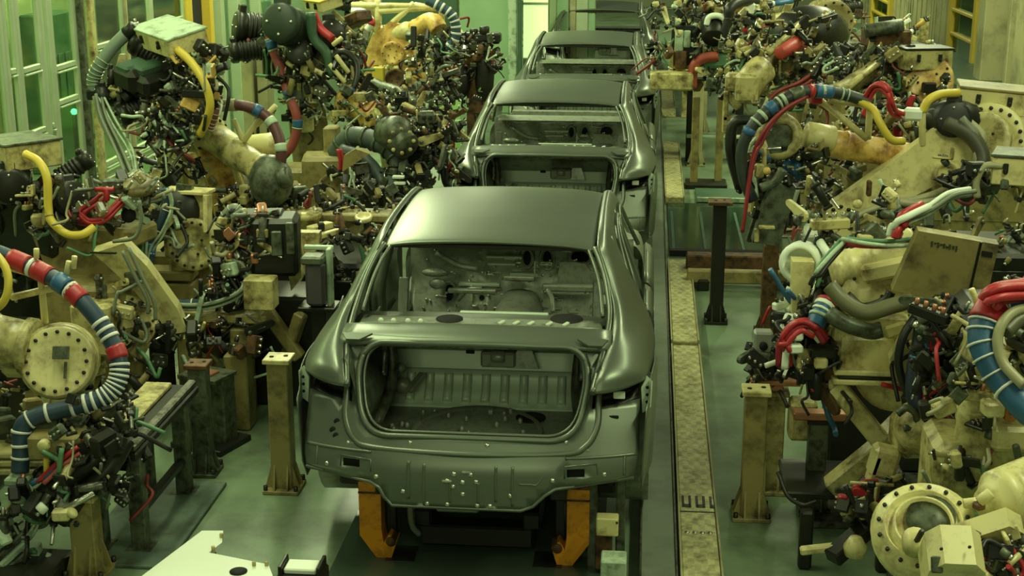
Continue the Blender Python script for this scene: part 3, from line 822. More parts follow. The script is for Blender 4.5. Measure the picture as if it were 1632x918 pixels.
def gen_robot(T, base, top, S, E, W, tip, m=CREAM, seed=1, k=1.0, gun=True, cl=24, back=True, fm=None):
    """pedestal, turntable, shoulder, lower arm, elbow, motors, forearm, wrist and gun"""
    S, E, W, tip = Vector(S), Vector(E), Vector(W), Vector(tip)
    pedestal(T, base[0], base[1], top, .26 * k, m)
    h = (W - E); h.z = 0
    if h.length < .1: h = Vector((1, 0, 0))
    h.normalize(); ax = Vector((-h.y, h.x, 0))
    b = MB(); b.use(m); b.box((base[0], base[1], (top + S.z) / 2 + .05), (.34 * k, .34 * k, max(.1, S.z - top + .12)), rotz(math.degrees(math.atan2(h.y, h.x))), .03); T.part('shoulder_housing', b)
    disc(T, 'shoulder_disc', S + ax * .20 * k, ax, .20 * k, .10, m); disc(T, 'shoulder_disc', S - ax * .20 * k, -ax, .20 * k, .10, m)
    motor(T, S + ax * .25 * k, ax, .095 * k, .26 * k)
    link_arm(T, S, E, .17 * k, .13 * k, .17 * k, ax, m)
    b = MB(); b.beam(S - h * .24 * k + Vector((0, 0, .04)), E - h * .24 * k + Vector((0, 0, .06)), .06 * k, .07 * k); T.part('balance_rod', b, fm or m)
    b = MB(); b.use(m); b.cyl(E - ax * .18 * k, E + ax * .18 * k, .16 * k); b.box(E - h * .14 * k, (.26 * k, .24 * k, .24 * k), rotz(math.degrees(math.atan2(h.y, h.x))), .02); T.part('elbow_housing', b)
    disc(T, 'elbow_disc', E + ax * .20 * k, ax, .15 * k, .06, m, 10); disc(T, 'elbow_disc', E - ax * .20 * k, -ax, .15 * k, .06, m, 10)
    if back:
        for j, s in enumerate((-1, 1)): motor(T, E - h * .24 * k + ax * s * .085 * k + Vector((0, 0, .05)), -h + Vector((0, 0, .1)), .085 * k, .30 * k)
        motor(T, E - h * .2 * k - Vector((0, 0, .07)), -h, .07 * k, .22 * k)
    d = (W - E).normalized()
    arm_tube(T, E + d * .10 * k, W, .105 * k, .078 * k, fm or m)
    b = MB(); b.use(GREYGREEN); b.sphere(W + d * .05, .105 * k); b.cyl(W + d * .04 - ax * .13 * k, W + d * .04 + ax * .13 * k, .07 * k); b.use(STEEL); b.cyl(W + d * .08, W + (tip - W).normalized() * .17 * k, .075 * k); T.part('wrist', b)
    disc(T, 'tool_flange', W + (tip - W).normalized() * .19 * k, tip - W, .10 * k, .05, STEEL, 8)
    if gun: weld_gun(T, W + (tip - W).normalized() * .36 * k, tip - W, ax, k)
    mid = E.lerp(W, .5) + Vector((0, 0, .22 * k))
    hose(T, 'dress_hose', [S - h * .2, S - h * .38 * k + Vector((0, 0, .3)), E - h * .3 * k + Vector((0, 0, .25)), E + Vector((0, 0, .26 * k)), mid, W + Vector((0, 0, .2 * k)) + ax * .05, W.lerp(tip, .5) + ax * .12, W.lerp(tip, .8)], .034 * k, BLACK, rings(7, WHITEBAND, .008, .3, .95) + [(.55, .62, BLUE), (.75, .80, RED)])
    hose(T, 'dress_hose', [S + ax * .2, S + ax * .3 * k + Vector((0, 0, .3)), E + ax * .25 * k + Vector((0, 0, .12)), E.lerp(W, .6) + ax * .16 * k, W + ax * .18 * k - Vector((0, 0, .1)), W.lerp(tip, .7) + ax * .1], .020 * k, RED if seed % 2 else HOSEGREY)
    clutter(T, W.lerp(tip, .5), (.28 * k, .28 * k, .24 * k), cl, seed, k=k)
    clutter(T, E - h * .15 + Vector((0, 0, .12)), (.22 * k, .22 * k, .18 * k), cl // 3, seed + 50, k=k)
# ================================================================== the hall
b = MB(); b.box((0, 22, -.05), (16.0, 46, .1)); struct('floor', b, FLOOR)
WX = -5.1
# --- left: glazed partition
def window(n, y0, y1, zs, z0=.45, z1=4.2, m=GREEN_FRAME):
    root = bpy.data.objects.new('window_%d' % n, None); COL.objects.link(root); root['kind'] = 'structure'; root.location = (WX, (y0 + y1) / 2, 0)
    og = Vector(root.location)
    for y in (y0, y1):
        b = MB(); b.box((WX, y, (z0 + z1) / 2), (.035, .075, z1 - z0), bev=.006); b.build('frame', m, root, og)
    for z in zs:
        b = MB(); b.box((WX, (y0 + y1) / 2, z), (.035, y1 - y0 - .08, .045), bev=.006); b.box((WX + .02, (y0 + y1) / 2, z - .04), (.03, y1 - y0 - .08, .015), bev=.003); b.build('rail', m, root, og)
    b = MB(); b.box((WX - .01, (y0 + y1) / 2, (z0 + z1) / 2), (.008, y1 - y0 - .06, z1 - z0 - .02), bev=.001); b.build('pane', GLASS, root, og)
ys = [9.9, 11.12, 11.36, 11.84, 12.03, 12.60, 13.0, 13.82, 14.6, 15.7]
zz = {0: (.47, 1.5, 2.9), 1: (.47, 2.1, 1.5), 2: (.47, 2.08, 1.55, 3.1), 3: (.47, 1.55), 4: (.47, 2.02, 1.72, .9), 5: (.9, 1.0, 2.9), 6: (.9, 1.0, 2.1, 3.0), 7: (.9, 1.0, 2.15), 8: (.9, 1.0, 2.15)}
for i in range(9): window(i + 1, ys[i] + .03, ys[i + 1] - .03, zz[i])
b = MB(); b.use(GREYGREEN); b.box((WX + .03, 12.66, 2.1), (.06, .10, 4.2)); b.use(CREAM); b.box((WX + .05, 12.86, 2.1), (.05, .10, 4.2)); struct('column_left', b, None)
b = MB(); b.box((WX, 9.85, 2.1), (.06, .14, 4.2)); b.box((WX + .02, 13.82, 2.1), (.05, .06, 4.2)); struct('trim_1', b, WALLCREAM)
b = MB(); b.box((WX, 12.7, .22), (.14, 6.0, .44)); struct('baseboard_left', b, GREEN_DARK)
# dark doorway with yellow frame, cream lockers and green posts further on
b = MB(); b.use(HOLE); b.box((WX - .05, 16.05, 1.5), (.04, .9, 3.0)); d1 = struct('door_1', b, None)
for y in (15.72, 16.5):
    b = MB(); b.box((WX + .02, y, 1.55), (.12, .11, 3.1)); b.build('door_frame', YFRAME, d1)
b = MB(); b.use(GREEN_FRAME)
for y in (16.9, 17.6, 18.6): b.box((WX + .02, y, 1.6), (.14, .12, 3.2))
struct('trim_2', b, None)
b = MB(); b.box((WX - .12, 24, 1.9), (.08, 16, 3.8)); struct('wall_left', b, BRIGHTGREEN)
b = MB(); b.box((-8.2, 14, 2.2), (.1, 14, 4.4)); struct('wall_outer', b, WALLGREEN)
b = MB(); b.use(WALLGREEN)
for k in range(9): b.box((-8.1, 8.5 + k * 1.3, 2), (.10, .12, 4))
struct('trim_3', b, None)
for (y, z, sy, sz, mm, nm, lb) in ((14.6, 2.9, .8, .5, YELLOW, 'wall_cabinet', 'yellow cabinet hanging behind the glass, upper left'), (17.3, 2.7, .6, .45, YELLOW, 'wall_cabinet', 'small yellow cabinet behind the glass, right of the larger one'), (17.9, 1.0, .9, 2.0, GREEN_DARK, 'switch_cabinet', 'dark green cabinet behind the glass around the green light')):
    b = MB(); b.box((-7.6, y, z), (.35, sy, sz), None, .02); 
    for k in range(4): b.box((-7.41, y - sy / 2 + sy * (k + .5) / 4, z + sz * .1), (.02, sy * .16, sz * .3))
    single(nm, b, mm, lb, 'cabinet', (-7.6, y, z - sz / 2))
L = Thing('signal_lamp', 'glowing green signal lamp behind the glass wall at upper left', 'lamp', (P(118, 178, 15.6).x, 15.6, 0))
b = MB(); b.sphere(P(118, 178, 15.6), .035); L.part('lens', b, GREENLED)
b = MB(); lp = P(118, 178, 15.6); b.cyl((lp.x, lp.y, 0), lp - Vector((0, 0, .03)), .03); L.part('stem', b, DARK)

def cabinet(name, label, cat, c, size, rot, m, door=None, group=None):
    T = Thing(name, label, cat, (c[0], c[1], c[2] - size[2] / 2), group)
    b = MB(); b.box(c, size, rot, .012); o = T.part('carcass', b, m)
    b = MB(); b.box(Vector(c) + rot @ Vector((0, -size[1] / 2 - .008, 0)), (size[0] * .9, .02, size[2] * .92), rot, .006); d = T.part('door', b, door or m)
    b = MB(); b.box(Vector(c) + rot @ Vector((size[0] * .34, -size[1] / 2 - .03, 0)), (.02, .03, .12), rot, .004); T.part('handle', b, DARK, d)
    return T
for i, (px, lab) in enumerate(((400, 'cream locker by the left wall, nearer the doorway'), (424, 'cream locker by the left wall, right of its twin'))):
    c = P(px, 150, 15.4 + .1 * i); c.z = .95
    cabinet('locker', lab, 'locker', c, (.12, .4, 1.9), rotz(6), OCHRE if 0 else WALLCREAM, None, 'lockers by the left wall')
# --- partition and columns far left, behind the line
b = MB(); b.use(BRIGHTGREEN); b.box((-2.62, 23.2, 1.3), (.80, .08, 2.6)); b.use(PALE); b.box((-2.16, 23.15, 1.3), (.14, .12, 2.6)); b.use(GREEN_DARK); b.box((-2.04, 23.1, 1.3), (.07, .12, 2.6)); struct('wall_partition', b, None)
b = MB(); b.use(BRIGHTGREEN); b.box((-1.83, 23.6, .42), (.40, .06, .84)); struct('trim_4', b, None)
wroot = bpy.data.objects.new('window_10', None); COL.objects.link(wroot); wroot['kind'] = 'structure'; wroot.location = (-1.83, 23.6, 1.5)
LITW = lamp_mat('lit_yellow_green_window', (.75, 1.0, .42), 0.85)
b = MB(); b.box((-1.83, 23.6, 1.75), (.40, .02, 1.8), bev=.002); b.build('pane', LITW, wroot, (-1.83, 23.6, 1.5))
b = MB(); b.box((-1.83, 23.57, 1.72), (.40, .03, .04), bev=.002); b.build('frame', GREEN_FRAME, wroot, (-1.83, 23.6, 1.5))
b = MB()
for x, w_, mm in ((-1.58, .12, GREEN_FRAME), (-1.42, .20, BRIGHTGREEN), (-1.25, .10, WALLCREAM), (-1.10, .20, GREEN_FRAME), (-.94, .12, BRIGHTGREEN)):
    b.use(mm); b.box((x, 24.2 + x * .1, 1.7), (w_, .14, 3.4))
struct('column_far', b, None)
b = MB(); b.use(WALLGREEN); b.box((0, 44.9, 2.2), (16, .1, 4.4)); struct('wall_back', b, None)
# --- right: cream panel wall with yellow framed windows
RX = 5.6
b = MB(); b.use(WALLCREAM)
b.box((RX + .1, 27.5, 2.2), (.1, 35, 4.4))
for k in range(24): b.box((RX + .045, 13 + k * 1.3, 2.2), (.03, .06, 4.4))
for k in range(60): b.box((RX + .045, 13 + k * .52, 2.2), (.015, .03, 4.4), bev=.003)
struct('wall_right', b, None)
def rwin(n, px0, px1, rungs, py=60):
    y0 = PX(px1, py, RX).y; y1 = PX(px0, py, RX).y
    root = bpy.data.objects.new('window_%d' % n, None); COL.objects.link(root); root['kind'] = 'structure'; og = Vector((RX, (y0 + y1) / 2, 0)); root.location = og
    for y in (y0, y1):
        b = MB(); b.box((RX, y, 1.6), (.12, .22, 3.2)); b.build('frame', YFRAME, root, og)
    for z in rungs:
        b = MB(); b.box((RX, (y0 + y1) / 2, z), (.10, y1 - y0 - .2, .06)); b.build('rail', YFRAME, root, og)
    b = MB(); b.box((RX + .02, (y0 + y1) / 2, 1.6), (.012, y1 - y0 - .1, 3.1), bev=.001); b.build('pane', GLASS, root, og)
    b = MB(); b.box((RX + .042, (y0 + y1) / 2, 1.6), (.012, y1 - y0 - .1, 3.1), bev=.001); b.build('dark_gap', HOLE, root, og)
rwin(11, 1515, 1555, (.3, .93, 1.36, 1.8, 2.4))
rwin(12, 1390, 1418, (.2, .55, .9, 1.6), 30)
b = MB(); b.use(GREEN_FRAME)
for px in (1342, 1356, 1368): b.box((RX, PX(px, 30, RX).y, 1.7), (.14, .3, 3.4))
b.use(WALLCREAM); b.box((RX - .15, 23.6, 2.0), (.5, .5, 4.0)); b.box((RX - .08, 22.4, 2.0), (.36, .16, 4.0)); b.use(BROWN); b.box((RX - .02, 23.0, 2.0), (.1, .5, 4)); struct('column_right', b, None)
b = MB(); b.use(WALLCREAM); b.box((RX - .2, 19.2, 2), (.5, 4.0, 4.0)); struct('trim_5', b, None)
b = MB(); b.use(GREEN_DARK); b.box((RX - .4, 25, .3), (.9, 9, .6)); struct('trim_6', b, None)

RAILM = mat('grey_green_rail', (.20, .235, .175), .4, .15, .1, 1.5, (.12, .14, .10), .2)
# ================================================================== conveyor bed
b = MB(); b.use(RAILM); b.box((.12, 18, .05), (.20, 25.4, .10)); b.use(STEEL); b.box((.215, 18, .105), (.012, 25.4, .012)); b.box((.025, 18, .105), (.010, 25.4, .012)); tag(struct('guide_rail', b, None), 'long flat grey-green guide rail right of the car bodies', 'rail', kind='thing')
def tread(label, y0, y1, holes=False):
    T = Thing('tread_plate', label, 'floor plate', (.345, (y0 + y1) / 2, .0), 'tread plates beside the guide rail')
    b = MB(); b.box((.345, (y0 + y1) / 2, .045), (.205, y1 - y0, .09), None, .008); T.part('deck', b, TREAD)
    for sx in (-1, 1):
        b = MB(); b.box((.345 + sx * .106, (y0 + y1) / 2, .05), (.012, y1 - y0, .104), None, .003); T.part('edge_strip', b, WALLCREAM)
    if holes:
        y = PZ(1110, 800, .09).y
        for k in range(5):
            b = MB(); x = .265 + .04 * k; b.box((x, y, .091), (.014, .16, .006), None, .002); b.box((x + .01 * (-1) ** k, y - .06, .091), (.022, .04, .006), None, .002); T.part('slot', b, DARK)
        for k in range(4):
            b = MB(); b.lathe((.28 + .042 * k, y - .42, .09), (0, 0, 1), [(.014, 0), (.014, .006), (0, .006)], 8); T.part('screw', b, BRIGHT)
        b = MB(); b.box((.345, y - .14, .091), (.2, .012, .004), None, .001); T.part('seam', b, DARK)
    return T
tread('nearest and longest worn cream tread plate beside the guide rail', 5.2, 10.80, True)
tread('ribbed cream tread plate between the nearest and the farthest one', 10.9, 13.5)
tread('farthest cream tread plate, small beside the second car', 16.4, 20.2)
tread('cream tread plate at the top of the picture beside the third car', 23.0, 28.0)
# pit with glass-like dark green panels on the right
T = Thing('pit_cover', 'dark green glossy pit cover with pale dividing strips on the right', 'floor cover', (1.0, 15.3, 0))
b = MB(); b.box((1.15, 15.25, .012), (1.78, 2.3, .024), None, .004); T.part('panel', b, mat('dark_green_gloss', (.02, .05, .025), .12, 0, .3, 2))
for x in (.30, .62, 1.0, 1.5, 1.95):
    b = MB(); b.box((x, 15.0, .028), (.03, 1.8, .01), None, .002); T.part('dividing_strip', b, GREEN_DARK)
b = MB(); b.box((1.15, 14.02, .03), (1.78, .10, .06), None, .004); T.part('edge_bar', b, HOLE)
T = Thing('pit_cover', 'dark green gate plate across the pit beside the second car', 'floor cover', (1.0, 16.9, 0))
b = MB(); b.box((1.2, 16.85, .02), (1.2, .7, .04), None, .004); T.part('panel', b, GREEN_DARK)
b = MB(); b.box((1.2, 16.48, .05), (1.2, .05, .05), None, .004); T.part('edge_bar', b, PALE)
b = MB(); b.use(BROWN); b.box((.95, 13.2, .16), (1.1, .16, .14)); b.use(OLIVE); b.box((.85, 12.8, .12), (.9, .10, .12)); b.use(DARK); b.box((.55, 13.0, .05), (.1, .6, .1)); b.box((1.3, 13.0, .05), (.1, .6, .1))
single('cross_beam', b, None, 'brown cross beam low over the pit behind the dark post', 'beam', (.95, 13.0, 0))
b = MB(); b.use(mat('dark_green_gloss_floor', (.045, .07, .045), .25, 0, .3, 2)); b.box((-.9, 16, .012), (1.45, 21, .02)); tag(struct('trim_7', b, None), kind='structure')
# rails the carriers run on
for sx, lab in ((-1, 'dark carrier rail on the floor under the left side of the cars'), (1, 'dark carrier rail on the floor under the right side of the cars')):
    b = MB(); b.use(DARK); b.box((-.87 + sx * .40, 18, .06), (.09, 20, .10)); single('carrier_rail', b, None, lab, 'rail', (-.87 + sx * .40, 18, 0), 'rails under the cars')
# --- lift arms that hold the nearest body
def lift_arm(label, sx):
    x0 = -.87 + sx * .56; y = 7.12
    T = Thing('lift_arm', label, 'lift arm', (x0, y, 0), 'orange lift arms under the nearest car')
    b = MB(); b.prism([(-.06, .52), (.06, .52), (.06, .13), (-.03, .0), (-.11, .0), (-.14, .10), (-.10, .14), (-.07, .09), (-.06, .16)] if sx > 0 else [(-.06, .52), (-.06, .13), (.03, .0), (.11, .0), (.14, .10), (.10, .14), (.07, .09), (.06, .16), (.06, .52)], (x0, y, .02), (1, 0, 0), (0, 0, 1), .12)
    T.part('arm', b, ORANGE)
    b = MB(); b.box((x0, y, .475), (.125, .125, .03), None, .004); b.box((x0, y, .40), (.126, .126, .012), None, .002); T.part('pad', b, BROWN)
    b = MB(); b.cyl((x0 - sx * .11, y - .07, .12), (x0 - sx * .11, y + .07, .12), .028); T.part('pivot', b, BROWN)
    b = MB(); b.box((x0 - sx * .10, y + .05, .30), (.05, .05, .45), None, .004); T.part('guide_post', b, DARK)
    b = MB(); b.box((x0 - sx * .16, y, .01), (.16, .2, .03), None, .004); T.part('foot', b, DARK)
    return T
lift_arm('orange lift arm with hooked foot under the left rear of the nearest car', -1)
lift_arm('orange lift arm with hooked foot under the right rear of the nearest car', 1)
T = Thing('car_carrier', 'dark carrier frame on the floor under the nearest car', 'carrier', (-.87, 7.6, 0))
b = MB(); b.box((-.87, 7.25, .10), (.62, .10, .12)); T.part('cross_bar', b, DARK)
b = MB(); b.tube([(-1.22, 7.12, .42), (-1.22, 7.14, .20), (-1.18, 7.16, .12)], .018, 6); T.part('hose', b, HOSEGREY)
for sx in (-1, 1):
    b = MB(); b.box((-.87 + sx * .30, 7.9, .20), (.10, 1.4, .10)); T.part('side_bar', b, DARK)
T = Thing('guide_post', 'pale green guide post with cream sensor box right of the orange arm', 'post', (-.18, 7.05, 0))
for x in (-.235, -.085):
    b = MB(); b.box((x, 7.1, .27), (.05, .06, .54), None, .006); T.part('upright', b, GREYGREEN)
b = MB(); b.use(CREAM2); c = P(968, 836, 6.9); b.box(c, (.115, .08, .10), None, .006); b.use(DARK); b.box(c + Vector((.05, -.03, .03)), (.012, .03, .012)); b.use(CREAM2); sb = T.part('sensor_box', b, CREAM2)
b = MB(); c = P(978, 905, 6.75); b.box(c, (.13, .14, .13), None, .006); T.part('junction_box', b, PALE)
b = MB(); b.box((-.17, 7.0, .16), (.09, .06, .22), None, .006); T.part('bracket', b, BROWN)

# ================================================================== posts and stands on the floor
def post(label, base, h, w=.13, m=OLIVE, cap=CREAM2, foot=True, name='support_post', group='support posts on the floor', capsize=1.3, tilt=0):
    x, y = base
    T = Thing(name, label, 'post', (x, y, 0), group)
    b = MB(); b.box((x, y, h / 2), (w, w, h), rotz(tilt), .006); T.part('column', b, m)
    b = MB(); b.use(cap); b.box((x, y, h + .012), (w * capsize, w * capsize, .028), rotz(tilt), .004); b.use(HOLE)
    for dx in (-1, 1): b.lathe((x + dx * w * .32, y + dx * w * .1, h + .026), (0, 0, 1), [(w * .11, 0), (w * .11, .004), (0, .004)], 10)
    T.part('cap_plate', b)
    if foot:
        b = MB(); b.use(m); b.box((x, y, .012), (w * 1.75, w * 1.75, .024), rotz(tilt), .004); T.part('base_plate', b)
        for k in range(4):
            a = PI / 2 * k + R(tilt); u = Vector((math.cos(a), math.sin(a), 0)); v = Vector((-u.y, u.x, 0))
            for s in (-1, 1):
                b = MB(); b.prism([(w * .45, 0), (w * .85, 0), (w * .5, w * 1.2), (w * .45, w * 1.2)], Vector((x, y, .024)) + v * s * w * .32, u, (0, 0, 1), .012); T.part('gusset', b, m)
        for sx in (-1, 1):
            for sy in (-1, 1):
                b = MB(); b.lathe((x + sx * w * .74, y + sy * w * .74, .024), (0, 0, 1), [(.014, 0), (.014, .03), (0, .03)], 6); T.part('anchor_bolt', b, DARK)
    return T
post('olive support post with pale cap plate left of the nearest car', (-2.14, 7.98), .82, .125)
post('olive support post with pale cap plate right of the tread plate', (.66, 7.85), .76, .125)
_c = P(1306, 661, 7.9)
post('grey green support post carrying the copper coloured bar at right', (_c.x, 7.93), _c.z - .05, .105, GREYGREEN, DARK)
post('dark olive post with tray behind the left bench', (-2.70, 8.18), .70, .11, GREYGREEN, BROWN)
post('tall dark rusty post in the middle of the right aisle', (.62, 11.75), 1.02, .11, DARK, BROWN, capsize=1.8)
post('dark brown post behind the red hoses in the right aisle', (1.02, 11.4), .95, .12, BROWN, DARK, capsize=1.5)
post('yellowish cream post far down the right aisle', (.66, 18.9), 1.12, .14, WALLCREAM, DARK, capsize=1.5)
post('cream foot post below the spot gun at lower left', (-2.9, 6.78), .44, .13, OLIVE, CREAM)
post('short olive post beside the bigger right post with box on it', (.80, 8.25), .62, .13, CREAM, CREAM)
post('second cream post far down the right aisle near the second tread plate', (.80, 21.5), 1.0, .16, WALLCREAM, DARK)
# long bench at lower left
T = Thing('bench', 'long dark steel bench with worn cream top at lower left', 'bench', (-2.85, 7.45, 0))
b = MB(); b.use(DARK); b.beam((-2.83, 6.95, .60), (-2.83, 8.05, .60), .34, .05); T.part('frame', b)
b = MB(); b.beam((-2.89, 7.25, .64), (-2.89, 8.0, .64), .16, .03); T.part('top_plate', b, CREAM)
b = MB(); b.beam((-2.69, 6.95, .65), (-2.69, 8.02, .65), .05, .04); T.part('side_rail', b, STEEL)
for y in (7.08, 7.85):
    for x in (-2.72, -2.95):
        b = MB(); b.box((x, y, .30), (.085, .085, .6), None, .006); b.box((x, y, .012), (.15, .15, .024), None, .004); T.part('leg', b, GREYGREEN)
b = MB(); b.beam((-2.72, 7.08, .22), (-2.72, 7.85, .22), .05, .05); T.part('stretcher', b, DARK)
b = MB(); b.box((-2.78, 7.42, .012), (.55, 1.15, .02), rotz(0), .004); single('floor_plate', b, mat('grey_green_plate', (.13, .19, .14), .45, .1, .2, 2, (.05, .06, .04), .3), 'flat grey-green plate on the floor under the left bench', 'floor plate', (-2.78, 7.42, 0))
# side tray on the dark olive post
T = Thing('tray_stand', 'small stand with copper plate on top left of the olive post', 'stand', (-2.6, 8.65, 0))
c = P(330, 597, 8.65)
b = MB(); b.box(c, (.30, .24, .03), rotz(-20), .004); T.part('tray', b, GREYGREEN)
b = MB(); b.box(c + Vector((-.02, -.02, .022)), (.18, .12, .018), rotz(-20), .004); T.part('copper_plate', b, COPPER)
for dx in (-.1, .1):
    b = MB(); b.box((c.x + dx, c.y, c.z / 2), (.10, .14, c.z), rotz(-20), .01); T.part('column', b, GREYGREEN)
b = MB(); b.box((c.x, c.y, .02), (.4, .34, .04), rotz(-20), .004); T.part('base_plate', b, DARK)
# white bracket and small box in the foreground
T = Thing('white_bracket', 'white steel bracket plate lying at the bottom edge left of the car', 'bracket', (-1.95, 6.55, 0))
z0 = .20
pts = [PZ(*p, z0) for p in ((215, 930), (322, 849), (356, 849), (354, 868), (333, 884), (378, 893), (428, 903), (438, 930))]
b = MB(); b.prism([(p.x - pts[0].x, p.y - pts[0].y) for p in pts], pts[0], (1, 0, 0), (0, 1, 0), .025); b.use(WHITE); T.part('plate', b)
b = MB(); b.use(HOLE); b.lathe(PZ(380, 911, z0 + .013), (0, 0, 1), [(.045, 0), (.045, .004), (0, .004)], 18); T.part('hole', b)
for p in ((353, 860), (405, 905), (340, 880), (425, 905)):
    b = MB(); c = PZ(*p, z0); b.cyl(c, c + Vector((0, 0, .035)), .010, seg=10); T.part('pin', b, CREAM)
for p in ((335, 866), (300, 915), (400, 918)):
    c = PZ(*p, z0); b = MB(); b.box((c.x, c.y, .09), (.05, .05, .18)); T.part('leg', b, DARK)
T = Thing('clamp_box', 'small dark box with pale top and red base at the bottom edge', 'clamp unit', PZ(480, 918, 0))
c = PZ(482, 905, .14)
b = MB(); b.box((c.x, c.y, .08), (.24, .18, .10), None, .01); T.part('housing', b, DARK)
b = MB(); b.box((c.x, c.y, .145), (.17, .12, .03), None, .01); T.part('lid', b, WHITE)
for dx in (-.1, .1):
    b = MB(); b.box((c.x + dx, c.y, .15), (.02, .16, .06), None, .005); T.part('side_rail', b, DARK)
b = MB(); b.box((c.x - .02, c.y - .10, .05), (.26, .02, .03), None, .005); T.part('red_strip', b, RED)
# ================================================================== welding robots, left side
ROB = 'welding robots along the line'
# ---- A: nearest, lower left: forearm with big flange disc, banded dress hose, spot gun
T = Thing('welding_robot', 'nearest left welding robot with round bolted flange and blue banded hose', 'robot', (-4.35, 7.1, 0), ROB)
pedestal(T, -4.35, 7.1, .70, .28)
b = MB(); b.use(CREAM); b.box((-4.35, 7.1, .95), (.5, .42, .45), rotz(10), .04); T.part('shoulder_housing', b)
link_arm(T, (-4.35, 7.35, 1.0), (-4.2, 7.35, 1.55), .2, .17, .16, (0, 1, 0))
a, e = P(-150, 520, 7.15), P(55, 553, 7.15)
arm_tube(T, a, e, .16, .135, CREAM, 'forearm', 2)
b = MB(); b.use(CREAM); b.cyl(P(100, 572, 7.35), P(92, 577, 7.1), .205, .205, 28); b.box(P(40, 560, 7.25), (.2, .25, .24), rotz(0), .03); T.part('wrist_housing', b)
disc(T, 'flange_disc', P(92, 577, 7.08), (.12, -.9, .42), .195, .05, CREAM2, 16, DARK, False)
b = MB(); b.box(P(97, 562, 7.04), (.09, .012, .07), rotz(5, -25), .004); b.box(P(104, 590, 7.03), (.015, .012, .09), rotz(5, -25), .004); T.part('grease_mark', b, GREYGREEN)
for p1, p2 in (((8, 424), (92, 447)), ((18, 474), (98, 456)), ((65, 440), (72, 515))):
    b = MB(); b.cyl(P(*p1, 7.3), P(*p2, 7.3), .020, seg=10); T.part('hose_bracket', b, CREAM2)
for p1, p2 in (((106, 436), (110, 416)), ((117, 428), (119, 408)), ((58, 412), (58, 396))):
    b = MB(); b.cyl(P(*p1, 7.25), P(*p2, 7.25), .016, seg=8); T.part('bracket_pin', b, CREAM2)
hp = q((-60, 385, 7.35), (0, 405, 7.3), (55, 428, 7.25), (105, 457, 7.2), (140, 490, 7.15), (172, 533, 7.1), (190, 575, 7.05), (185, 612, 7.0), (160, 635, 6.95), (110, 650, 6.9), (62, 662, 6.86), (36, 680, 6.83), (34, 720, 6.8), (32, 752, 6.78))
hose(T, 'dress_hose', hp, .047, mat('blue_black_sleeve', (.025, .055, .085), .45, 0, .3, 12), [(.10, .14, RED), (.155, .19, RED), (.205, .235, BLUE), (.245, .285, RED), (.42, .455, RED)] + [(t, t + .008, WHITEBAND) for t in (.145, .24, .35, .37, .39, .47, .487, .503, .52, .538, .555, .572, .59, .608, .63, .65, .68, .74, .80, .86, .90, .94)], 8, 12)
bundle(T, 'gun_cable', q((30, 745, 6.78), (16, 790, 6.76), (20, 838, 6.74), (40, 860, 6.72), (60, 830, 6.74), (62, 800, 6.76)), .02, 2, PALE)
b = MB(); b.use(PALE); b.cyl(P(32, 750, 6.78), P(30, 800, 6.76), .040); b.box(P(30, 765, 6.76), (.13, .09, .04)); T.part('hose_clamp', b)
# spot gun of A
b = MB(); b.use(OLIVE); b.box(P(93, 705, 6.85), (.26, .2, .13), rotz(4), .01); b.use(CREAM2); b.lathe(P(72, 708, 6.74), (0, -1, 0), [(.032, 0), (.032, .03), (.02, .04), (0, .04)], 12); b.use(OLIVE); b.lathe(P(98, 711, 6.74), (0, -1, 0), [(.022, 0), (.022, .03), (0, .03)], 12); T.part('gun_transformer', b)
b = MB(); b.box(P(88, 674, 6.95), (.32, .14, .05), rotz(8), .01); T.part('gun_bracket', b, GREYGREEN)
b = MB(); b.use(DARK); b.tube(q((60, 800, 6.74), (95, 770, 6.76), (150, 735, 6.8), (185, 690, 6.9)), .06, 10); T.part('electrode_arm', b)
b = MB(); b.use(DARK); b.tube(q((95, 830, 6.7), (130, 790, 6.74), (175, 745, 6.8), (200, 700, 6.9)), .05, 10); T.part('electrode_arm', b)
b = MB(); b.use(BRIGHT); b.cyl(P(102, 812, 6.62), P(150, 785, 6.68), .018); b.use(CREAM2); b.box(P(98, 820, 6.6), (.09, .06, .06), rotz(10), .01); b.cyl(P(112, 820, 6.6), P(118, 815, 6.6), .03); T.part('electrode_holder', b)
b = MB(); b.use(WHITE); b.cyl(P(62, 815, 6.64), P(72, 805, 6.66), .03); T.part('electrode_tip', b)
for i, (p, mm) in enumerate(((((125, 712, 6.75), (95, 735, 6.72), (60, 768, 6.7)), RED), (((128, 722, 6.75), (100, 742, 6.72), (70, 770, 6.7)), mat('pink_hose', (.6, .14, .12), .45, 0, .1, 8)), (((112, 690, 6.8), (88, 745, 6.72), (50, 772, 6.7)), BLUE))):
    b = MB(); b.tube(q(*p), .014, 7); T.part('gun_cable', b, mm)
b = MB(); b.use(YELLOW); b.cyl(P(74, 730, 6.72), P(74, 755, 6.72), .015); T.part('yellow_tube', b)
clutter(T, P(150, 720, 6.9), (.22, .22, .22), 70, 11, [DARK, DARK, DARK, STEEL, BLACK, GREYGREEN, DARK, CREAM])
clutter(T, P(70, 800, 6.78), (.20, .12, .12), 26, 12, [DARK, DARK, BLACK, STEEL, CREAM])
clutter(T, P(140, 640, 7.1), (.18, .2, .12), 24, 13, [DARK, BLACK, STEEL, GREYGREEN])
clutter(T, P(20, 640, 7.4), (.25, .25, .2), 24, 14, [CREAM, GREYGREEN, DARK, OLIVE])
for k in range(3):
    b = MB(); b.box(P(22, 716 + 13 * k, 7.2), (.4, .2, .035), rotz(5)); T.part('cooling_fin', b, CREAM)
hose(T, 'yellow_hose', q((-30, 380, 7.2), (8, 425, 7.1), (12, 465, 7.05), (-4, 490, 7.05), (-40, 500, 7.1)), .022, YELLOW)
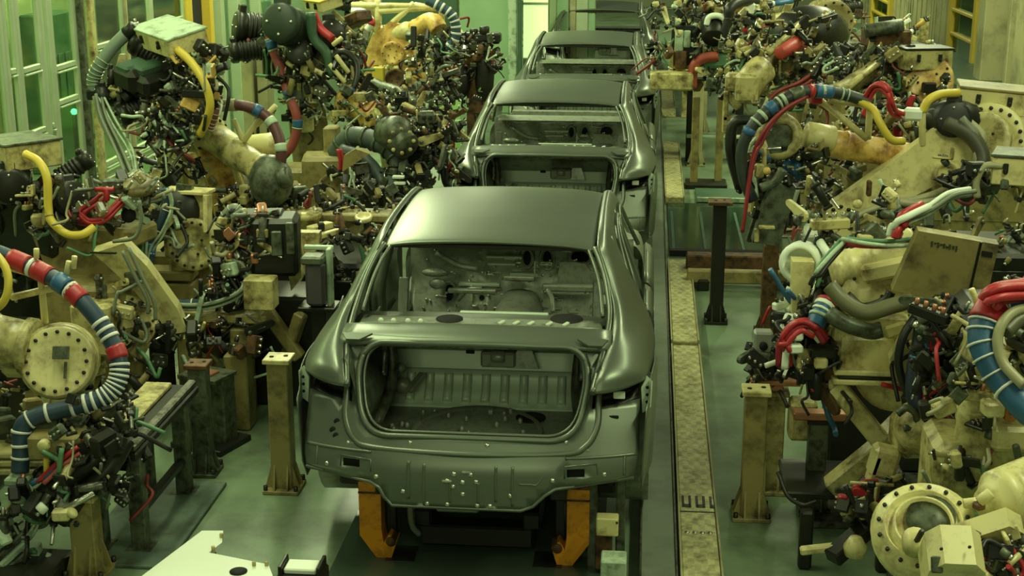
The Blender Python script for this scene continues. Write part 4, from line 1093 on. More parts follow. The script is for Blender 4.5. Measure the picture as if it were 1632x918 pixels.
# stack of dark guns in the very corner
T = Thing('clamp_fixture', 'pile of pale clamp levers in the bottom left corner', 'fixture', P(20, 900, 6.7).xy.to_3d())
c = PZ(15, 905, .1)
b = MB(); b.box((c.x, c.y, .05), (.5, .5, .1)); T.part('base', b, DARK)
for k in range(5):
    b = MB(); b.beam(P(-10 + k * 8, 895 + k * 8, 6.62), P(38 + k * 4, 848 + k * 14, 6.75), .05, .04); T.part('lever', b, PALE if k % 2 else GREYGREEN)
clutter(T, P(25, 860, 6.75), (.2, .12, .1), 14, 15, [DARK, GREYGREEN, PALE])

# ---- B: second on the left: box on top, yellow hose, long cream lower arm
T = Thing('welding_robot', 'left welding robot with long pale arm plate, yellow hose and red hoses', 'robot', (-3.75, 8.9, 0), ROB)
pedestal(T, -3.75, 8.9, .55, .30)
b = MB(); b.use(OLIVE); b.box(P(150, 530, 8.9), (.55, .40, .75), rotz(-8), .03); T.part('shoulder_housing', b)
b = MB(); b.use(OLIVE); b.prism([(-.35, .25), (.15, .35), (.30, -.05), (.10, -.38), (-.15, -.30)], P(140, 430, 9.05), (1, .1, 0), (0, .1, 1), .10); T.part('side_plate', b, OLIVE)
b = MB(); b.prism([(0, 0), (.21, .07), (.33, -.10), (.48, -.42), (.52, -.60), (.40, -.62), (.36, -.52), (.22, -.28), (.07, -.08)], P(150, 398, 8.75), (1, .15, 0), (0, -.25, 1), .10); T.part('lower_arm', b, CREAM2)
b = MB(); b.box(P(165, 403, 8.70), (.17, .02, .01), rotz(0), .001); T.part('arm_seam', b, DARK)
disc(T, 'shoulder_disc', P(205, 515, 8.8), (.3, -.8, .35), .19, .08, CREAM, 14)
b = MB(); b.lathe(P(165, 478, 8.72), (.2, -.9, .3), [(0, 0), (.07, 0), (.07, .04), (0, .04)], 16); T.part('bearing_cap', b, BROWN)
cb = rotz(-38); cbox(T, P(30, 243, 9.2), (.42, .40, .17), cb, CREAM, GREYGREEN)
for px, py, d_, rr, ll in ((40, 300, (-1, -.3, -.1), .15, .4), (85, 320, (.6, -.6, .2), .12, .34), (10, 350, (-1, -.2, 0), .13, .4), (95, 285, (.7, .3, .5), .07, .25), (20, 285, (.3, -.8, 0), .13, .3)):
    motor(T, P(px, py, 9.2), d_, rr, ll)
b = MB(); b.use(DARK); b.box(P(60, 350, 9.3), (.7, .5, .4), rotz(-20), .04); b.box(P(70, 450, 9.4), (.8, .3, .5), rotz(0), .04); T.part('elbow_housing', b)
hose(T, 'yellow_hose', q((40, 245, 8.9), (62, 258, 8.85), (75, 285, 8.8), (77, 330, 8.78), (82, 352, 8.76), (105, 372, 8.74), (130, 374, 8.74), (150, 362, 8.8)), .027, YELLOW, [(.5, .515, OLIVE)], 8, 10)
bundle(T, 'red_hose', q((215, 298, 9.0), (185, 330, 8.9), (165, 350, 8.85), (142, 353, 8.85), (130, 340, 8.85), (148, 326, 8.9), (166, 312, 8.95)), .03, 4, RED, seed=3)
bundle(T, 'red_hose', q((212, 300, 9.0), (170, 342, 8.86), (150, 355, 8.86), (118, 350, 8.9), (110, 335, 8.95)), .026, 3, mat('dark_red_hose', (.22, .02, .03), .45, 0, .2, 8), seed=4)
b = MB(); b.cyl(P(170, 300, 8.9), P(170, 320, 8.9), .02); b.cyl(P(150, 302, 8.9), P(182, 302, 8.9), .016); T.part('red_valve', b, RED)
b = MB(); b.use(OLIVE); b.lathe(P(222, 303, 8.95), (.1, -.3, 1), [(0, 0), (.10, 0), (.10, .05), (0, .05)], 18); T.part('cap', b)
b = MB(); b.cyl(P(100, 285, 9.0), P(100, 335, 9.0), .018); T.part('upright', b, CREAM)
b = MB(); b.box(P(60, 352, 8.9), (.08, .08, .09), rotz(20)); T.part('sensor_box', b, CREAM)
b = MB(); b.use(OLIVE); b.box(P(190, 370, 9.1), (.42, .30, .12), rotz(-12), .02); b.use(HOLE); b.lathe(P(205, 343, 8.96), (.1, -1, .2), [(.05, 0), (.05, .01), (0, .01)], 16); T.part('arm_bracket', b)
b = MB(); b.use(CREAM); b.box(P(155, 520, 8.6), (.26, .22, .34), rotz(-6), .02); T.part('gear_box', b)
for k, pp in enumerate((q((195, 400, 8.6), (215, 440, 8.6), (235, 478, 8.6), (236, 500, 8.6)), q((205, 395, 8.6), (226, 440, 8.6), (245, 480, 8.6), (248, 510, 8.6)), q((180, 385, 8.7), (215, 378, 8.7), (225, 350, 8.7), (222, 320, 8.7)))):
    b = MB(); b.tube(pp, .013, 7); T.part('air_line', b, HOSEGREY)
clutter(T, P(110, 330, 9.0), (.32, .2, .18), 46, 21)
clutter(T, P(40, 420, 9.2), (.3, .2, .2), 26, 22, [DARK, BLACK, GREYGREEN, DARK])
clutter(T, P(200, 500, 8.7), (.16, .12, .25), 24, 23, [CREAM, DARK, STEEL, CREAM, GREYGREEN])
clutter(T, P(215, 310, 9.0), (.14, .15, .16), 28, 24, [GREYGREEN, PALE, CREAM, STEEL, DARK])
clutter(T, P(215, 590, 8.6), (.12, .15, .25), 16, 25, [CREAM, OLIVE, DARK])

# ---- D: low robot with the round bolted face, hose ring and dark cabinet
T = Thing('welding_robot', 'low left welding robot with round cream face and loop of pale hoses', 'robot', (-3.1, 9.8, 0), ROB)
pedestal(T, -3.1, 9.95, .50, .24, OLIVE)
b = MB(); b.use(OLIVE); b.box(P(300, 440, 9.9), (.5, .4, .45), rotz(0), .03); b.box(P(280, 460, 9.6), (.30, .2, .12)); b.box(P(275, 435, 9.6), (.34, .2, .07)); T.part('base_housing', b)
disc(T, 'face_disc', P(312, 388, 9.55), (.05, -1, .12), .19, .16, CREAM, 16)
b = MB(); b.use(CREAM); b.box(P(285, 395, 9.6), (.12, .14, .34), rotz(0), .02); b.box(P(272, 388, 9.55), (.07, .1, .22)); T.part('side_block', b)
b = MB(); b.use(CREAM2); b.box(P(300, 304, 9.6), (.34, .16, .025), rotz(-8), .004); b.use(CREAM); b.box(P(322, 335, 9.6), (.10, .12, .24), rotz(0, -8), .01); b.use(CREAM2); b.box(P(331, 340, 9.52), (.03, .12, .26), rotz(0, -8), .004); T.part('top_bracket', b)
b = MB(); b.use(DARK); b.cyl(P(288, 335, 9.75), P(288, 335, 9.5), .14); T.part('gear_hole', b)
hose(T, 'dress_hose', q((262, 300, 9.4), (266, 325, 9.4), (252, 360, 9.35), (240, 400, 9.3), (240, 440, 9.25), (250, 468, 9.2), (275, 482, 9.2), (320, 483, 9.2), (350, 475, 9.2)), .032, mat('dark_blue_hose', (.02, .05, .08), .45, 0, .2, 9), [(.34, .40, BLUE), (.45, .54, BLUE)] + rings(9, WHITEBAND, .006, .05, .95), 8, 10)
bundle(T, 'pale_cable', q((232, 370, 9.3), (230, 420, 9.25), (236, 462, 9.2), (270, 486, 9.15), (330, 488, 9.15), (380, 470, 9.15), (394, 445, 9.2), (385, 425, 9.25), (360, 418, 9.3)), .03, 4, PALE, .36, 7, [PALE, HOSEGREY, PALE, GREENHOSE])
bundle(T, 'pale_cable', q((268, 300, 9.35), (274, 330, 9.35), (258, 372, 9.3), (240, 400, 9.28), (233, 440, 9.22), (246, 470, 9.15), (280, 478, 9.15)), .022, 2, PALE, .36, 8)
bundle(T, 'pale_cable', q((398, 452, 9.2), (388, 424, 9.2), (368, 416, 9.25), (352, 422, 9.3), (345, 440, 9.3)), .02, 3, HOSEGREY, .4, 9)
hose(T, 'grey_hose', q((350, 360, 9.5), (362, 340, 9.5), (375, 332, 9.5), (392, 345, 9.5)), .035, HOSEGREY, rings(5, PALE, .02))
b = MB(); b.use(DARK); b.box(P(440, 388, 9.4), (.32, .3, .40), rotz(8), .03); b.box(P(420, 350, 9.45), (.30, .25, .12), rotz(8), .03); b.use(GREYGREEN); b.box(P(441, 388, 9.22), (.07, .03, .17), rotz(8)); b.box(P(462, 380, 9.22), (.05, .03, .22), rotz(8)); b.use(OLIVE); b.box(P(418, 372, 9.22), (.08, .03, .06)); b.use(CREAM2); b.sphere(P(417, 387, 9.2), .018); T.part('gun_transformer', b)
bundle(T, 'red_cable', q((385, 340, 9.35), (392, 360, 9.3), (396, 390, 9.28), (398, 420, 9.3)), .03, 3, mat('dull_red_cable', (.16, .03, .02), .5, 0, .2, 8), .4, 5)
b = MB(); b.box(P(416, 466, 9.1), (.20, .16, .21), rotz(0), .008); T.part('junction_box', b, CREAM)
b = MB(); b.prism([(-.06, .16), (.04, .20), (.06, -.08), (-.02, -.18)], P(470, 420, 9.5), (1, 0, 0), (0, 0, 1), .12); T.part('mounting_foot', b, CREAM)
clutter(T, P(370, 450, 9.3), (.18, .15, .14), 50, 31, [GREYGREEN, PALE, DARK, STEEL, BLACK])
clutter(T, P(392, 375, 9.3), (.16, .10, .18), 60, 32, [DARK, CREAM, GREYGREEN, STEEL, COPPER])
clutter(T, P(260, 330, 9.5), (.14, .12, .18), 30, 33, [PALE, CREAM, GREYGREEN, DARK])
clutter(T, P(330, 520, 9.4), (.32, .2, .14), 40, 34, [DARK, BLACK, DARK, CREAM, BRIGHT])
# D's stand
T = Thing('machine_stand', 'dark machine stand with olive cross legs behind the left support post', 'stand', (-2.75, 9.7, 0))
b = MB(); b.use(OLIVE); b.beam(P(425, 495, 9.3), P(478, 570, 9.3), .10, .08); b.use(DARK); T.part('brace', b)
b = MB(); b.beam(P(480, 500, 9.3), P(455, 575, 9.35), .08, .08); T.part('brace', b, OLIVE)
b = MB(); b.box(P(330, 500, 9.35), (.9, .25, .06), rotz(0), .01); T.part('table_top', b, CREAM)
for px in (255, 300, 385):
    b = MB(); c = P(px, 520, 9.3); b.box((c.x, c.y, c.z / 2), (.13, .16, c.z), rotz(0), .01); T.part('leg', b, DARK if px < 300 else OLIVE)
b = MB(); c = P(380, 560, 9.0); b.box((c.x, c.y, c.z / 2), (.16, .2, c.z), rotz(0), .01); T.part('leg', b, OLIVE)
b = MB(); b.box((-2.52, 9.62, .4), (.6, .45, .8), None, .02); T.part('cabinet', b, DARK)
clutter(T, P(340, 545, 9.0), (.4, .15, .18), 30, 35, [DARK, BLACK, DARK, BROWN, STEEL])
T = Thing('control_pillar', 'grey box on a pale bracket beside the left rear post of the car', 'control box', (-2.32, 9.2, 0))
c = P(505, 450, 9.2)
b = MB(); b.box(c, (.13, .14, .30), None, .02); T.part('housing', b, mat('violet_grey_metal', (.13, .12, .13), .4, .4, .15, 5))
b = MB(); b.box(c + Vector((-.01, -.02, .17)), (.15, .16, .06), None, .02); T.part('cap', b, GREYGREEN)
b = MB(); b.box(c + Vector((.08, .05, .02)), (.03, .10, .42), None, .006); b.box(c + Vector((.0, .09, .22)), (.2, .04, .03), None, .006); T.part('bracket', b, PALE)
b = MB(); b.box((c.x, c.y + .05, (c.z - .15) / 2), (.10, .10, c.z - .15), None, .006); b.box((c.x, c.y + .05, c.z - .18), (.26, .2, .03)); T.part('column', b, DARK)

# ---- C: cream box on top
T = Thing('welding_robot', 'left welding robot with slanting cream control box on top by the windows', 'robot', (-3.75, 11.3, 0), ROB)
pedestal(T, -3.55, 11.5, .45, .27)
link_arm(T, P(372, 335, 11.1), P(335, 225, 11.1), .15, .13, .16, (.5, -.9, 0), OCHRE)
b = MB(); b.beam(P(395, 330, 11.0), P(365, 240, 11.0), .05, .06); T.part('balance_rod', b, CREAM)
b = MB(); b.use(CREAM); b.box(P(290, 265, 11.3), (.30, .3, .32), rotz(-20), .03); b.box(P(320, 225, 11.1), (.2, .2, .16), rotz(-20), .03); T.part('elbow_housing', b)
arm_tube(T, P(330, 212, 11.0), P(418, 272, 10.7), .13, .105, CREAM, 'forearm', 1)
b = MB(); b.use(CREAM2); b.cyl(P(395, 235, 11.6), P(450, 228, 11.6), .10); T.part('far_arm', b)
b = MB(); b.use(GREYGREEN); b.sphere(P(432, 288, 10.6), .17, sc=(1, 1, 1.2)); b.cyl(P(425, 270, 10.65), P(440, 305, 10.55), .15, .13); b.cyl(P(445, 285, 10.5), P(462, 280, 10.5), .08); T.part('wrist', b)
cbox(T, P(271, 60, 10.8), (.66, .32, .14), Matrix.Rotation(R(-48), 3, 'Z') @ Matrix.Rotation(R(14), 3, 'X') @ Matrix.Rotation(R(4), 3, 'Y'), CREAM2, PALE)
for (px, py, Y, d_, rr, ll) in ((205, 125, 10.85, (-1, -.45, .1), .08, .16), (215, 150, 10.9, (-.8, -.5, 0), .09, .3), (262, 100, 10.9, (-.7, .2, .5), .12, .3), (235, 165, 10.8, (-.8, -.6, -.4), .09, .25)):
    motor(T, P(px, py, Y), d_, rr, ll, DARK)
b = MB(); b.use(DARK); b.box(P(275, 120, 11.0), (.45, .4, .34), rotz(-40), .04); b.box(P(222, 120, 10.75), (.26, .34, .20), rotz(-35, 10, 12), .06); b.box(P(245, 130, 10.7), (.2, .3, .16), rotz(-35, 10, 12), .05); b.use(GREEN_DARK); b.box(P(212, 106, 10.7), (.14, .22, .07), rotz(-35, 10, 12), .03); b.box(P(236, 108, 10.7), (.13, .22, .07), rotz(-35, 10, 12), .03); T.part('motor_housing', b)
b = MB(); b.use(OCHRE); b.box(P(270, 175, 10.7), (.20, .2, .12), rotz(-30, 20), .03); T.part('gear_cover', b)
b = MB(); b.prism([(0, 0), (.10, .30), (.14, .30), (.20, .0), (.16, .0), (.13, .08), (.06, .08)], P(175, 148, 10.9), (1, .1, 0), (0, 0, 1), .06); T.part('stop_bracket', b, CREAM2)
# triangle hose frame
fp = q((340, 172, 10.9), (385, 170, 10.9), (415, 185, 10.9), (388, 228, 10.9))
for a_, b_ in (((345, 172), (388, 172)), ((388, 172), (425, 192)), ((422, 178), (388, 226)), ((372, 190), (388, 226)), ((388, 226), (366, 225)), ((408, 200), (440, 168))):
    b = MB(); b.cyl(P(*a_, 10.8), P(*b_, 10.8), .022, seg=8); T.part('hose_bracket', b, CREAM2)
hose(T, 'dress_hose', q((330, 180, 10.8), (345, 170, 10.75), (385, 168, 10.7), (420, 182, 10.7), (440, 208, 10.65), (448, 240, 10.6), (446, 275, 10.6)), .042, mat('brown_sleeve', (.10, .035, .03), .5, 0, .3, 9), [(.05, .14, WHITEBAND), (.18, .3, CREAMHOSE), (.42, .48, BLUE), (.56, .62, PALE), (.78, .84, PALE)], 8, 10)
hose(T, 'grey_sleeve', q((200, 55, 10.9), (180, 75, 10.85), (160, 102, 10.8), (150, 125, 10.8), (152, 148, 10.8)), .05, mat('sage_sleeve', (.16, .22, .15), .5, 0, .2, 8), rings(7, PALE, .012, .45, .85), 6, 12)
b = MB(); b.use(DARK); b.cyl(P(200, 55, 10.9), P(216, 42, 10.9), .055); b.use(BRIGHT); b.bolts(P(216, 38, 10.9), (1, 0, .3), .03, 4); b.use(DARK); b.box(P(152, 150, 10.8), (.12, .1, .08)); T.part('sleeve_clamp', b)
bundle(T, 'grey_line', q((155, 152, 10.7), (165, 190, 10.6), (190, 240, 10.4), (212, 290, 10.0)), .045, 4, HOSEGREY, .30, 12)
bundle(T, 'grey_line', q((160, 152, 10.7), (182, 195, 10.6), (208, 240, 10.4), (216, 285, 10.0)), .03, 2, PALE, .34, 13)
hose(T, 'yellow_hose', q((282, 78, 10.5), (305, 100, 10.45), (325, 130, 10.4), (335, 165, 10.4), (328, 195, 10.45), (318, 215, 10.5)), .032, YELLOW, (), 8, 10)
hose(T, 'red_hose', q((350, 150, 10.6), (342, 185, 10.6), (335, 205, 10.65)), .03, mat('pink_brown_hose', (.3, .12, .1), .5, 0, .3, 10), rings(8, WHITEBAND, .02))
bundle(T, 'white_cable', q((340, 152, 10.6), (352, 165, 10.55), (350, 185, 10.55)), .02, 2, WHITE)
hose(T, 'loop_cable', q((250, 175, 10.5), (245, 215, 10.5), (262, 238, 10.45), (292, 228, 10.45), (300, 200, 10.5)), .018, BLACK)
clutter(T, P(310, 130, 10.6), (.20, .15, .26), 80, 41, [GREYGREEN, DARK, CREAM, PALE, DARK, STEEL, OCHRE])
clutter(T, P(265, 205, 10.5), (.18, .12, .16), 70, 42, [GREYGREEN, PALE, BLACK, DARK, STEEL])
clutter(T, P(225, 170, 10.8), (.18, .15, .14), 26, 43, [DARK, BLACK, GREYGREEN, CREAM])
clutter(T, P(400, 320, 10.8), (.22, .2, .12), 40, 44, [DARK, GREYGREEN, CREAM, BLACK])
clutter(T, P(300, 270, 10.9), (.25, .15, .10), 20, 45, [DARK, BLACK, OLIVE])

# ---- E: dark robot with red hoses
T = Thing('welding_robot', 'dark left welding robot with ochre arm and hanging red hose', 'robot', (-3.3, 14.2, 0), ROB)
pedestal(T, -3.1, 14.2, .55, .28, OLIVE)
link_arm(T, P(500, 260, 14.0), P(480, 120, 14.0), .2, .17, .2, (.3, -1, 0), OLIVE)
b = MB(); b.use(CREAM2); b.box(P(487, 170, 13.8), (.14, .1, .50), rotz(0), .02); T.part('side_plate', b)
b = MB(); b.use(DARK); b.box(P(470, 90, 14.0), (.5, .5, .45), rotz(-20), .05); T.part('elbow_housing', b)
motor(T, P(468, 45, 13.6), (-.1, -1, .25), .19, .40, mat('dark_green_motor', (.022, .038, .022), .5, .2, .3, 6))
motor(T, P(430, 50, 14.0), (-1, -.5, .2), .17, .35); motor(T, P(415, 78, 13.8), (-1, -.4, -.1), .11, .3); motor(T, P(478, 88, 13.6), (.2, -1, .3), .13, .2); motor(T, P(510, 60, 13.8), (.6, -.8, .2), .15, .3)
arm_tube(T, P(555, 158, 13.6), P(610, 200, 13.2), .14, .12, OCHRE, 'forearm', 2)
b = MB(); b.use(GREYGREEN); b.cyl(P(635, 205, 13.0), P(665, 222, 12.9), .15, .13); b.sphere(P(655, 215, 12.95), .17); b.box(P(655, 200, 12.8), (.2, .1, .1), rotz(20)); T.part('wrist', b)
cbox(T, P(515, 5, 14.0), (.36, .24, .10), rotz(-50, 15), CREAM2, YELLOW)
b = MB(); b.use(BROWN); b.box(P(565, 32, 14.2), (.34, .2, .12), rotz(-35, 0, -20), .02); b.use(CREAM2); b.beam(P(530, 18, 14), P(548, 34, 14), .04, .04); T.part('arm_bracket', b)
hose(T, 'red_hose', q((424, 0, 13.6), (428, 40, 13.55), (432, 70, 13.5), (445, 105, 13.5), (458, 145, 13.45), (470, 175, 13.4), (474, 200, 13.4), (466, 230, 13.4), (450, 250, 13.4)), .045, mat('dusty_red_hose', (.32, .07, .06), .5, 0, .2, 8), [(.0, .20, GREENHOSE), (.23, .28, BLUE), (.5, .545, BLUE), (.70, .76, BLUE)] + [(t, t + .01, PALE) for t in (.22, .28, .55, .76)], 8, 10)
hose(T, 'red_hose', q((500, 22, 13.5), (510, 45, 13.45), (530, 62, 13.4)), .04, RED)
hose(T, 'green_hose', q((495, 20, 13.4), (500, 60, 13.4), (520, 85, 13.4), (530, 120, 13.4)), .05, GREEN_DARK)
for a_, b_ in (((535, 88), (556, 116)), ((525, 102), (550, 132)), ((545, 60), (530, 72))):
    b = MB(); b.cyl(P(*a_, 13.3), P(*b_, 13.3), .022, seg=8); T.part('guide_rod', b, CREAM2)
hose(T, 'loop_hose', q((520, 100, 13.4), (545, 82, 13.4), (568, 100, 13.4), (566, 135, 13.3), (550, 155, 13.3)), .03, BLACK, [(.8, .9, BLUE)])
clutter(T, P(510, 130, 13.6), (.42, .25, .35), 110, 51, [DARK, GREYGREEN, BLACK, CREAM, DARK, STEEL, DARK, OLIVE])
clutter(T, P(545, 90, 13.7), (.20, .2, .25), 40, 52, [DARK, GREYGREEN, CREAM, OLIVE, STEEL])
clutter(T, P(600, 180, 13.2), (.35, .2, .22), 70, 53, [DARK, BLACK, OLIVE, GREYGREEN, STEEL, CREAM])
clutter(T, P(430, 70, 13.8), (.2, .15, .16), 24, 54, [DARK, BLACK, GREYGREEN])
# ---- E2: dark gun head and arch hoses in front of it
T = Thing('welding_robot', 'dark low welding robot with arched hose and studded wrist left of second car', 'robot', (-2.9, 12.2, 0), ROB)
pedestal(T, -2.75, 12.4, .40, .26, OLIVE)
b = MB(); b.use(OLIVE); b.box(P(520, 290, 12.4), (.4, .4, .5), rotz(10), .03); b.box(P(475, 290, 12.5), (.3, .4, .3), rotz(0), .03); b.box(P(530, 245, 12.6), (.12, .2, .5)); T.part('shoulder_housing', b)
disc(T, 'shoulder_disc', P(530, 300, 12.1), (.1, -1, .2), .13, .10, OLIVE, 10)
hose(T, 'dress_hose', q((535, 245, 12.4), (560, 218, 12.3), (600, 225, 12.2), (630, 248, 12.1), (636, 280, 12.0), (615, 305, 11.95)), .085, mat('slate_hose', (.06, .085, .07), .5, 0, .25, 8), rings(9, GREYGREEN, .02, .1, .95), 8, 12)
hose(T, 'dress_hose', q((545, 240, 12.2), (575, 250, 12.1), (600, 275, 12.0), (618, 310, 11.9)), .06, mat('slate_hose_dark', (.04, .06, .055), .5, 0, .25, 8), [(.3, .4, BLUE)], 8, 12)
b = MB(); b.use(GREYGREEN); b.sphere(P(630, 212, 12.0), .15); b.cyl(P(615, 205, 12.1), P(650, 235, 11.9), .14, .12); b.use(CREAM); b.bolts(P(640, 225, 11.8), (.2, -1, .2), .10, 8, .018, .03); T.part('wrist', b)
b = MB(); b.use(GREYGREEN); b.box(P(680, 188, 12.2), (.16, .14, .12), rotz(15), .03); b.use(HOLE); b.cyl(P(676, 188, 12.08), P(676, 188, 12.06), .02); b.cyl(P(686, 188, 12.08), P(686, 188, 12.06), .02); T.part('gun_head', b)
weld_gun(T, P(705, 215, 12.3), (.1, -.3, -.9), (0, 1, 0), .7)
bundle(T, 'red_cable', q((540, 238, 11.9), (543, 255, 11.9), (544, 272, 11.9)), .03, 3, RED)
b = MB(); b.use(OLIVE); b.prism([(-.1, -.08), (.14, .08), (.02, .12), (-.08, .06)], P(565, 258, 11.9), (1, 0, 0), (0, 0, 1), .1); T.part('gusset_plate', b)
for k, (px, py) in enumerate(((635, 282), (637, 292))):
    b = MB(); b.box(P(px, py, 11.7), (.10, .05, .025)); T.part('white_tab', b, WHITE)
clutter(T, P(600, 300, 11.9), (.40, .2, .18), 80, 55, [DARK, BLACK, GREYGREEN, DARK, STEEL, OLIVE])
clutter(T, P(690, 240, 12.2), (.25, .2, .25), 90, 56, [DARK, BLACK, STEEL, BROWN, GREYGREEN, CREAM])
clutter(T, P(640, 200, 12.3), (.25, .2, .15), 40, 57, [DARK, GREYGREEN, CREAM, BROWN])
# lower dark machines between D and the car
T = Thing('welding_fixture', 'dark oily fixture with cream drum left of the nearest car roof', 'fixture', (-2.7, 11.0, 0))
b = MB(); b.box((-2.5, 11.2, .35), (.95, 1.0, .7), None, .03); T.part('base', b, DARK)
b = MB(); b.use(CREAM); b.lathe(P(485, 372, 10.6) , (0, 0, 1), [(0, -.12), (.11, -.12), (.12, .12), (.14, .13), (.14, .17), (0, .17)], 20); b.bolts(P(485, 372, 10.6) + Vector((0, 0, .17)), (0, 0, 1), .12, 12, .012, .02); T.part('drum', b)
b = MB(); b.box(P(510, 362, 10.5), (.08, .22, .05), rotz(-30), .006); b.box(P(525, 372, 10.45), (.05, .3, .04), rotz(-30), .006); T.part('clamp_rail', b, CREAM2)
b = MB(); b.box(P(535, 342, 10.8), (.9, .25, .06), rotz(0), .01); b.use(OLIVE); T.part('deck', b, OLIVE)
b = MB(); b.use(CREAM); b.prism([(-.04, .2), (.14, .2), (.14, .12), (.02, -.12), (-.04, -.22)], P(482, 410, 10.2), (1, 0, 0), (0, 0, 1), .10); T.part('bracket', b)
b = MB(); b.lathe(P(580, 350, 10.6), (0, -.3, 1), [(.06, 0), (.07, .03), (.05, .04), (.05, .02), (0, .02)], 16); T.part('ring', b, CREAM2)
b = MB(); b.box(P(520, 340, 11.1), (1.0, .12, .04)); T.part('rail', b, OLIVE)
clutter(T, P(540, 330, 10.9), (.55, .2, .14), 60, 58, [DARK, BLACK, OLIVE, GREYGREEN, STEEL])
clutter(T, P(560, 400, 10.4), (.3, .2, .25), 50, 59, [DARK, BLACK, DARK, OLIVE, BROWN])
clutter(T, P(440, 320, 10.9), (.25, .15, .1), 20, 60, [DARK, GREYGREEN, OLIVE])
# ---- F: far left robot with ochre arm over an arched cover
T = Thing('welding_robot', 'far left welding robot with bright ochre arm above an arched cover', 'robot', (-3.0, 16.3, 0), ROB)
pedestal(T, -2.8, 16.4, .7, .3, OLIVE)
b = MB(); b.prism([(-.38, 0), (-.36, .30), (-.22, .62), (-.02, .78), (.12, .74), (.24, .45), (.34, .18), (.34, 0), (.20, 0), (.16, .22), (.05, .32), (-.20, .30), (-.22, 0)], P(628, 148, 15.8), (1, 0, 0), (0, .1, 1), .26); T.part('arched_cover', b, OCHRE)
disc(T, 'joint_disc', P(626, 85, 15.65), (0, -1, .1), .13, .06, OCHRE, 8); disc(T, 'joint_disc', P(630, 125, 15.6), (.1, -1, .1), .11, .08, BROWN, 8)
b = MB(); b.box(P(604, 118, 15.5), (.12, .1, .16), rotz(0), .01); T.part('side_block', b, YELLOW)
arm_tube(T, P(610, 58, 15.9), P(668, 45, 15.7), .10, .095, CREAM2, 'forearm', 2)
b = MB(); b.use(OCHRE); b.tube(q((660, 48, 15.7), (680, 36, 15.65), (692, 36, 15.6), (700, 48, 15.55)), .10, 12); T.part('wrist', b)
for a_, b_ in (((602, 0), (602, 62)), ((602, 58), (660, 5)), ((560, 8), (662, 10)), ((600, 18), (690, 12)), ((704, 5), (704, 40)), ((660, 8), (695, 14))):
    b = MB(); b.cyl(P(*a_, 15.8), P(*b_, 15.8), .034, seg=10); T.part('frame_tube', b, CREAM2)
hose(T, 'white_hose', q((560, 18, 15.6), (580, 20, 15.6), (592, 35, 15.5), (585, 48, 15.5)), .04, WHITE, [(.62, .78, RED)])
hose(T, 'dress_hose', q((680, 0, 15.4), (700, 10, 15.4), (718, 22, 15.4), (726, 38, 15.4), (726, 58, 15.4), (715, 78, 15.4)), .05, mat('blue_grey_sleeve', (.04, .09, .12), .5, 0, .2, 8), rings(9, WHITEBAND, .035, .15, .95), 8, 10)
b = MB(); b.tube(q((585, 130, 15.2), (610, 140, 15.1), (640, 150, 15.0), (665, 168, 14.9)), .07, 10); T.part('lower_arm', b, GREYGREEN)
b = MB(); b.box(P(680, 95, 15.5), (.26, .1, .03)); b.box(P(690, 128, 15.5), (.34, .1, .03)); T.parts('shelf', b, CREAM2)
clutter(T, P(690, 110, 15.4), (.28, .2, .38), 110, 61, [DARK, GREYGREEN, STEEL, CREAM, BLACK, PALE, BROWN])
clutter(T, P(575, 90, 16.2), (.22, .2, .42), 60, 62, [DARK, CREAM, GREYGREEN, OCHRE, STEEL])
clutter(T, P(650, 175, 15.0), (.45, .2, .12), 50, 63, [DARK, GREYGREEN, BROWN, BLACK, CREAM])
b = MB(); b.box(P(670, 30, 17), (.9, .1, .5)); T.part('back_plate', b, GREEN_DARK)
BOARD = mat('light_green_board', (.36, .62, .20), .5, 0, .06, 2)
# ---- G: dark clamp post left of the third car
T = Thing('clamp_post', 'dark clamp post with arched head standing left of the second and third cars', 'post', (-2.1, 17.2, 0))
c = P(758, 115, 17.2)
b = MB(); b.box((c.x, c.y, .85), (.20, .2, 1.7), None, .02); T.part('column', b, BROWN)
b = MB(); b.use(DARK); b.sphere(P(772, 120, 17.1), .2, sc=(.6, .6, 1.6)); b.sphere(P(735, 130, 17.1), .17, sc=(.7, .7, 1.2)); T.part('cylinder', b)
b = MB(); b.use(DARK); b.box(P(765, 60, 17.2), (.5, .2, .12), None, .02); b.cyl(P(755, 58, 17.15), P(755, 46, 17.15), .05); b.cyl(P(772, 56, 17.15), P(772, 42, 17.15), .06); b.use(GREYGREEN); b.box(P(765, 75, 17.1), (.22, .12, .12), None, .03); T.part('head', b)
clutter(T, P(755, 85, 17.1), (.32, .15, .2), 50, 64, [DARK, BLACK, BROWN, GREYGREEN, STEEL])
clutter(T, P(740, 165, 17.1), (.26, .15, .2), 30, 65, [DARK, BLACK, BROWN])
for (px, py, sx_, sz_, Y, lab) in ((712, 180, .36, .52, 18.4, 'light green board on a stand left of the second car, upper one'), (725, 215, .18, .34, 18.2, 'light green board low beside the left pillar of the second car')):
    c = P(px, py, Y); T = Thing('green_board', lab, 'board', (c.x, c.y, 0), 'light green boards left of the line')
    b = MB(); b.box(c, (sx_, .03, sz_), None, .006); T.part('panel', b, BOARD)
    b = MB(); b.box(c + Vector((0, -.01, sz_ / 2 + .01)), (sx_ + .03, .04, .025), None, .004); T.part('top_rail', b, PALE)
    b = MB(); b.box((c.x, c.y + .03, c.z / 2), (.05, .03, c.z), None, .004); b.box((c.x, c.y + .03, .01), (.3, .3, .02), None, .004); T.part('stand', b, GREEN_FRAME)
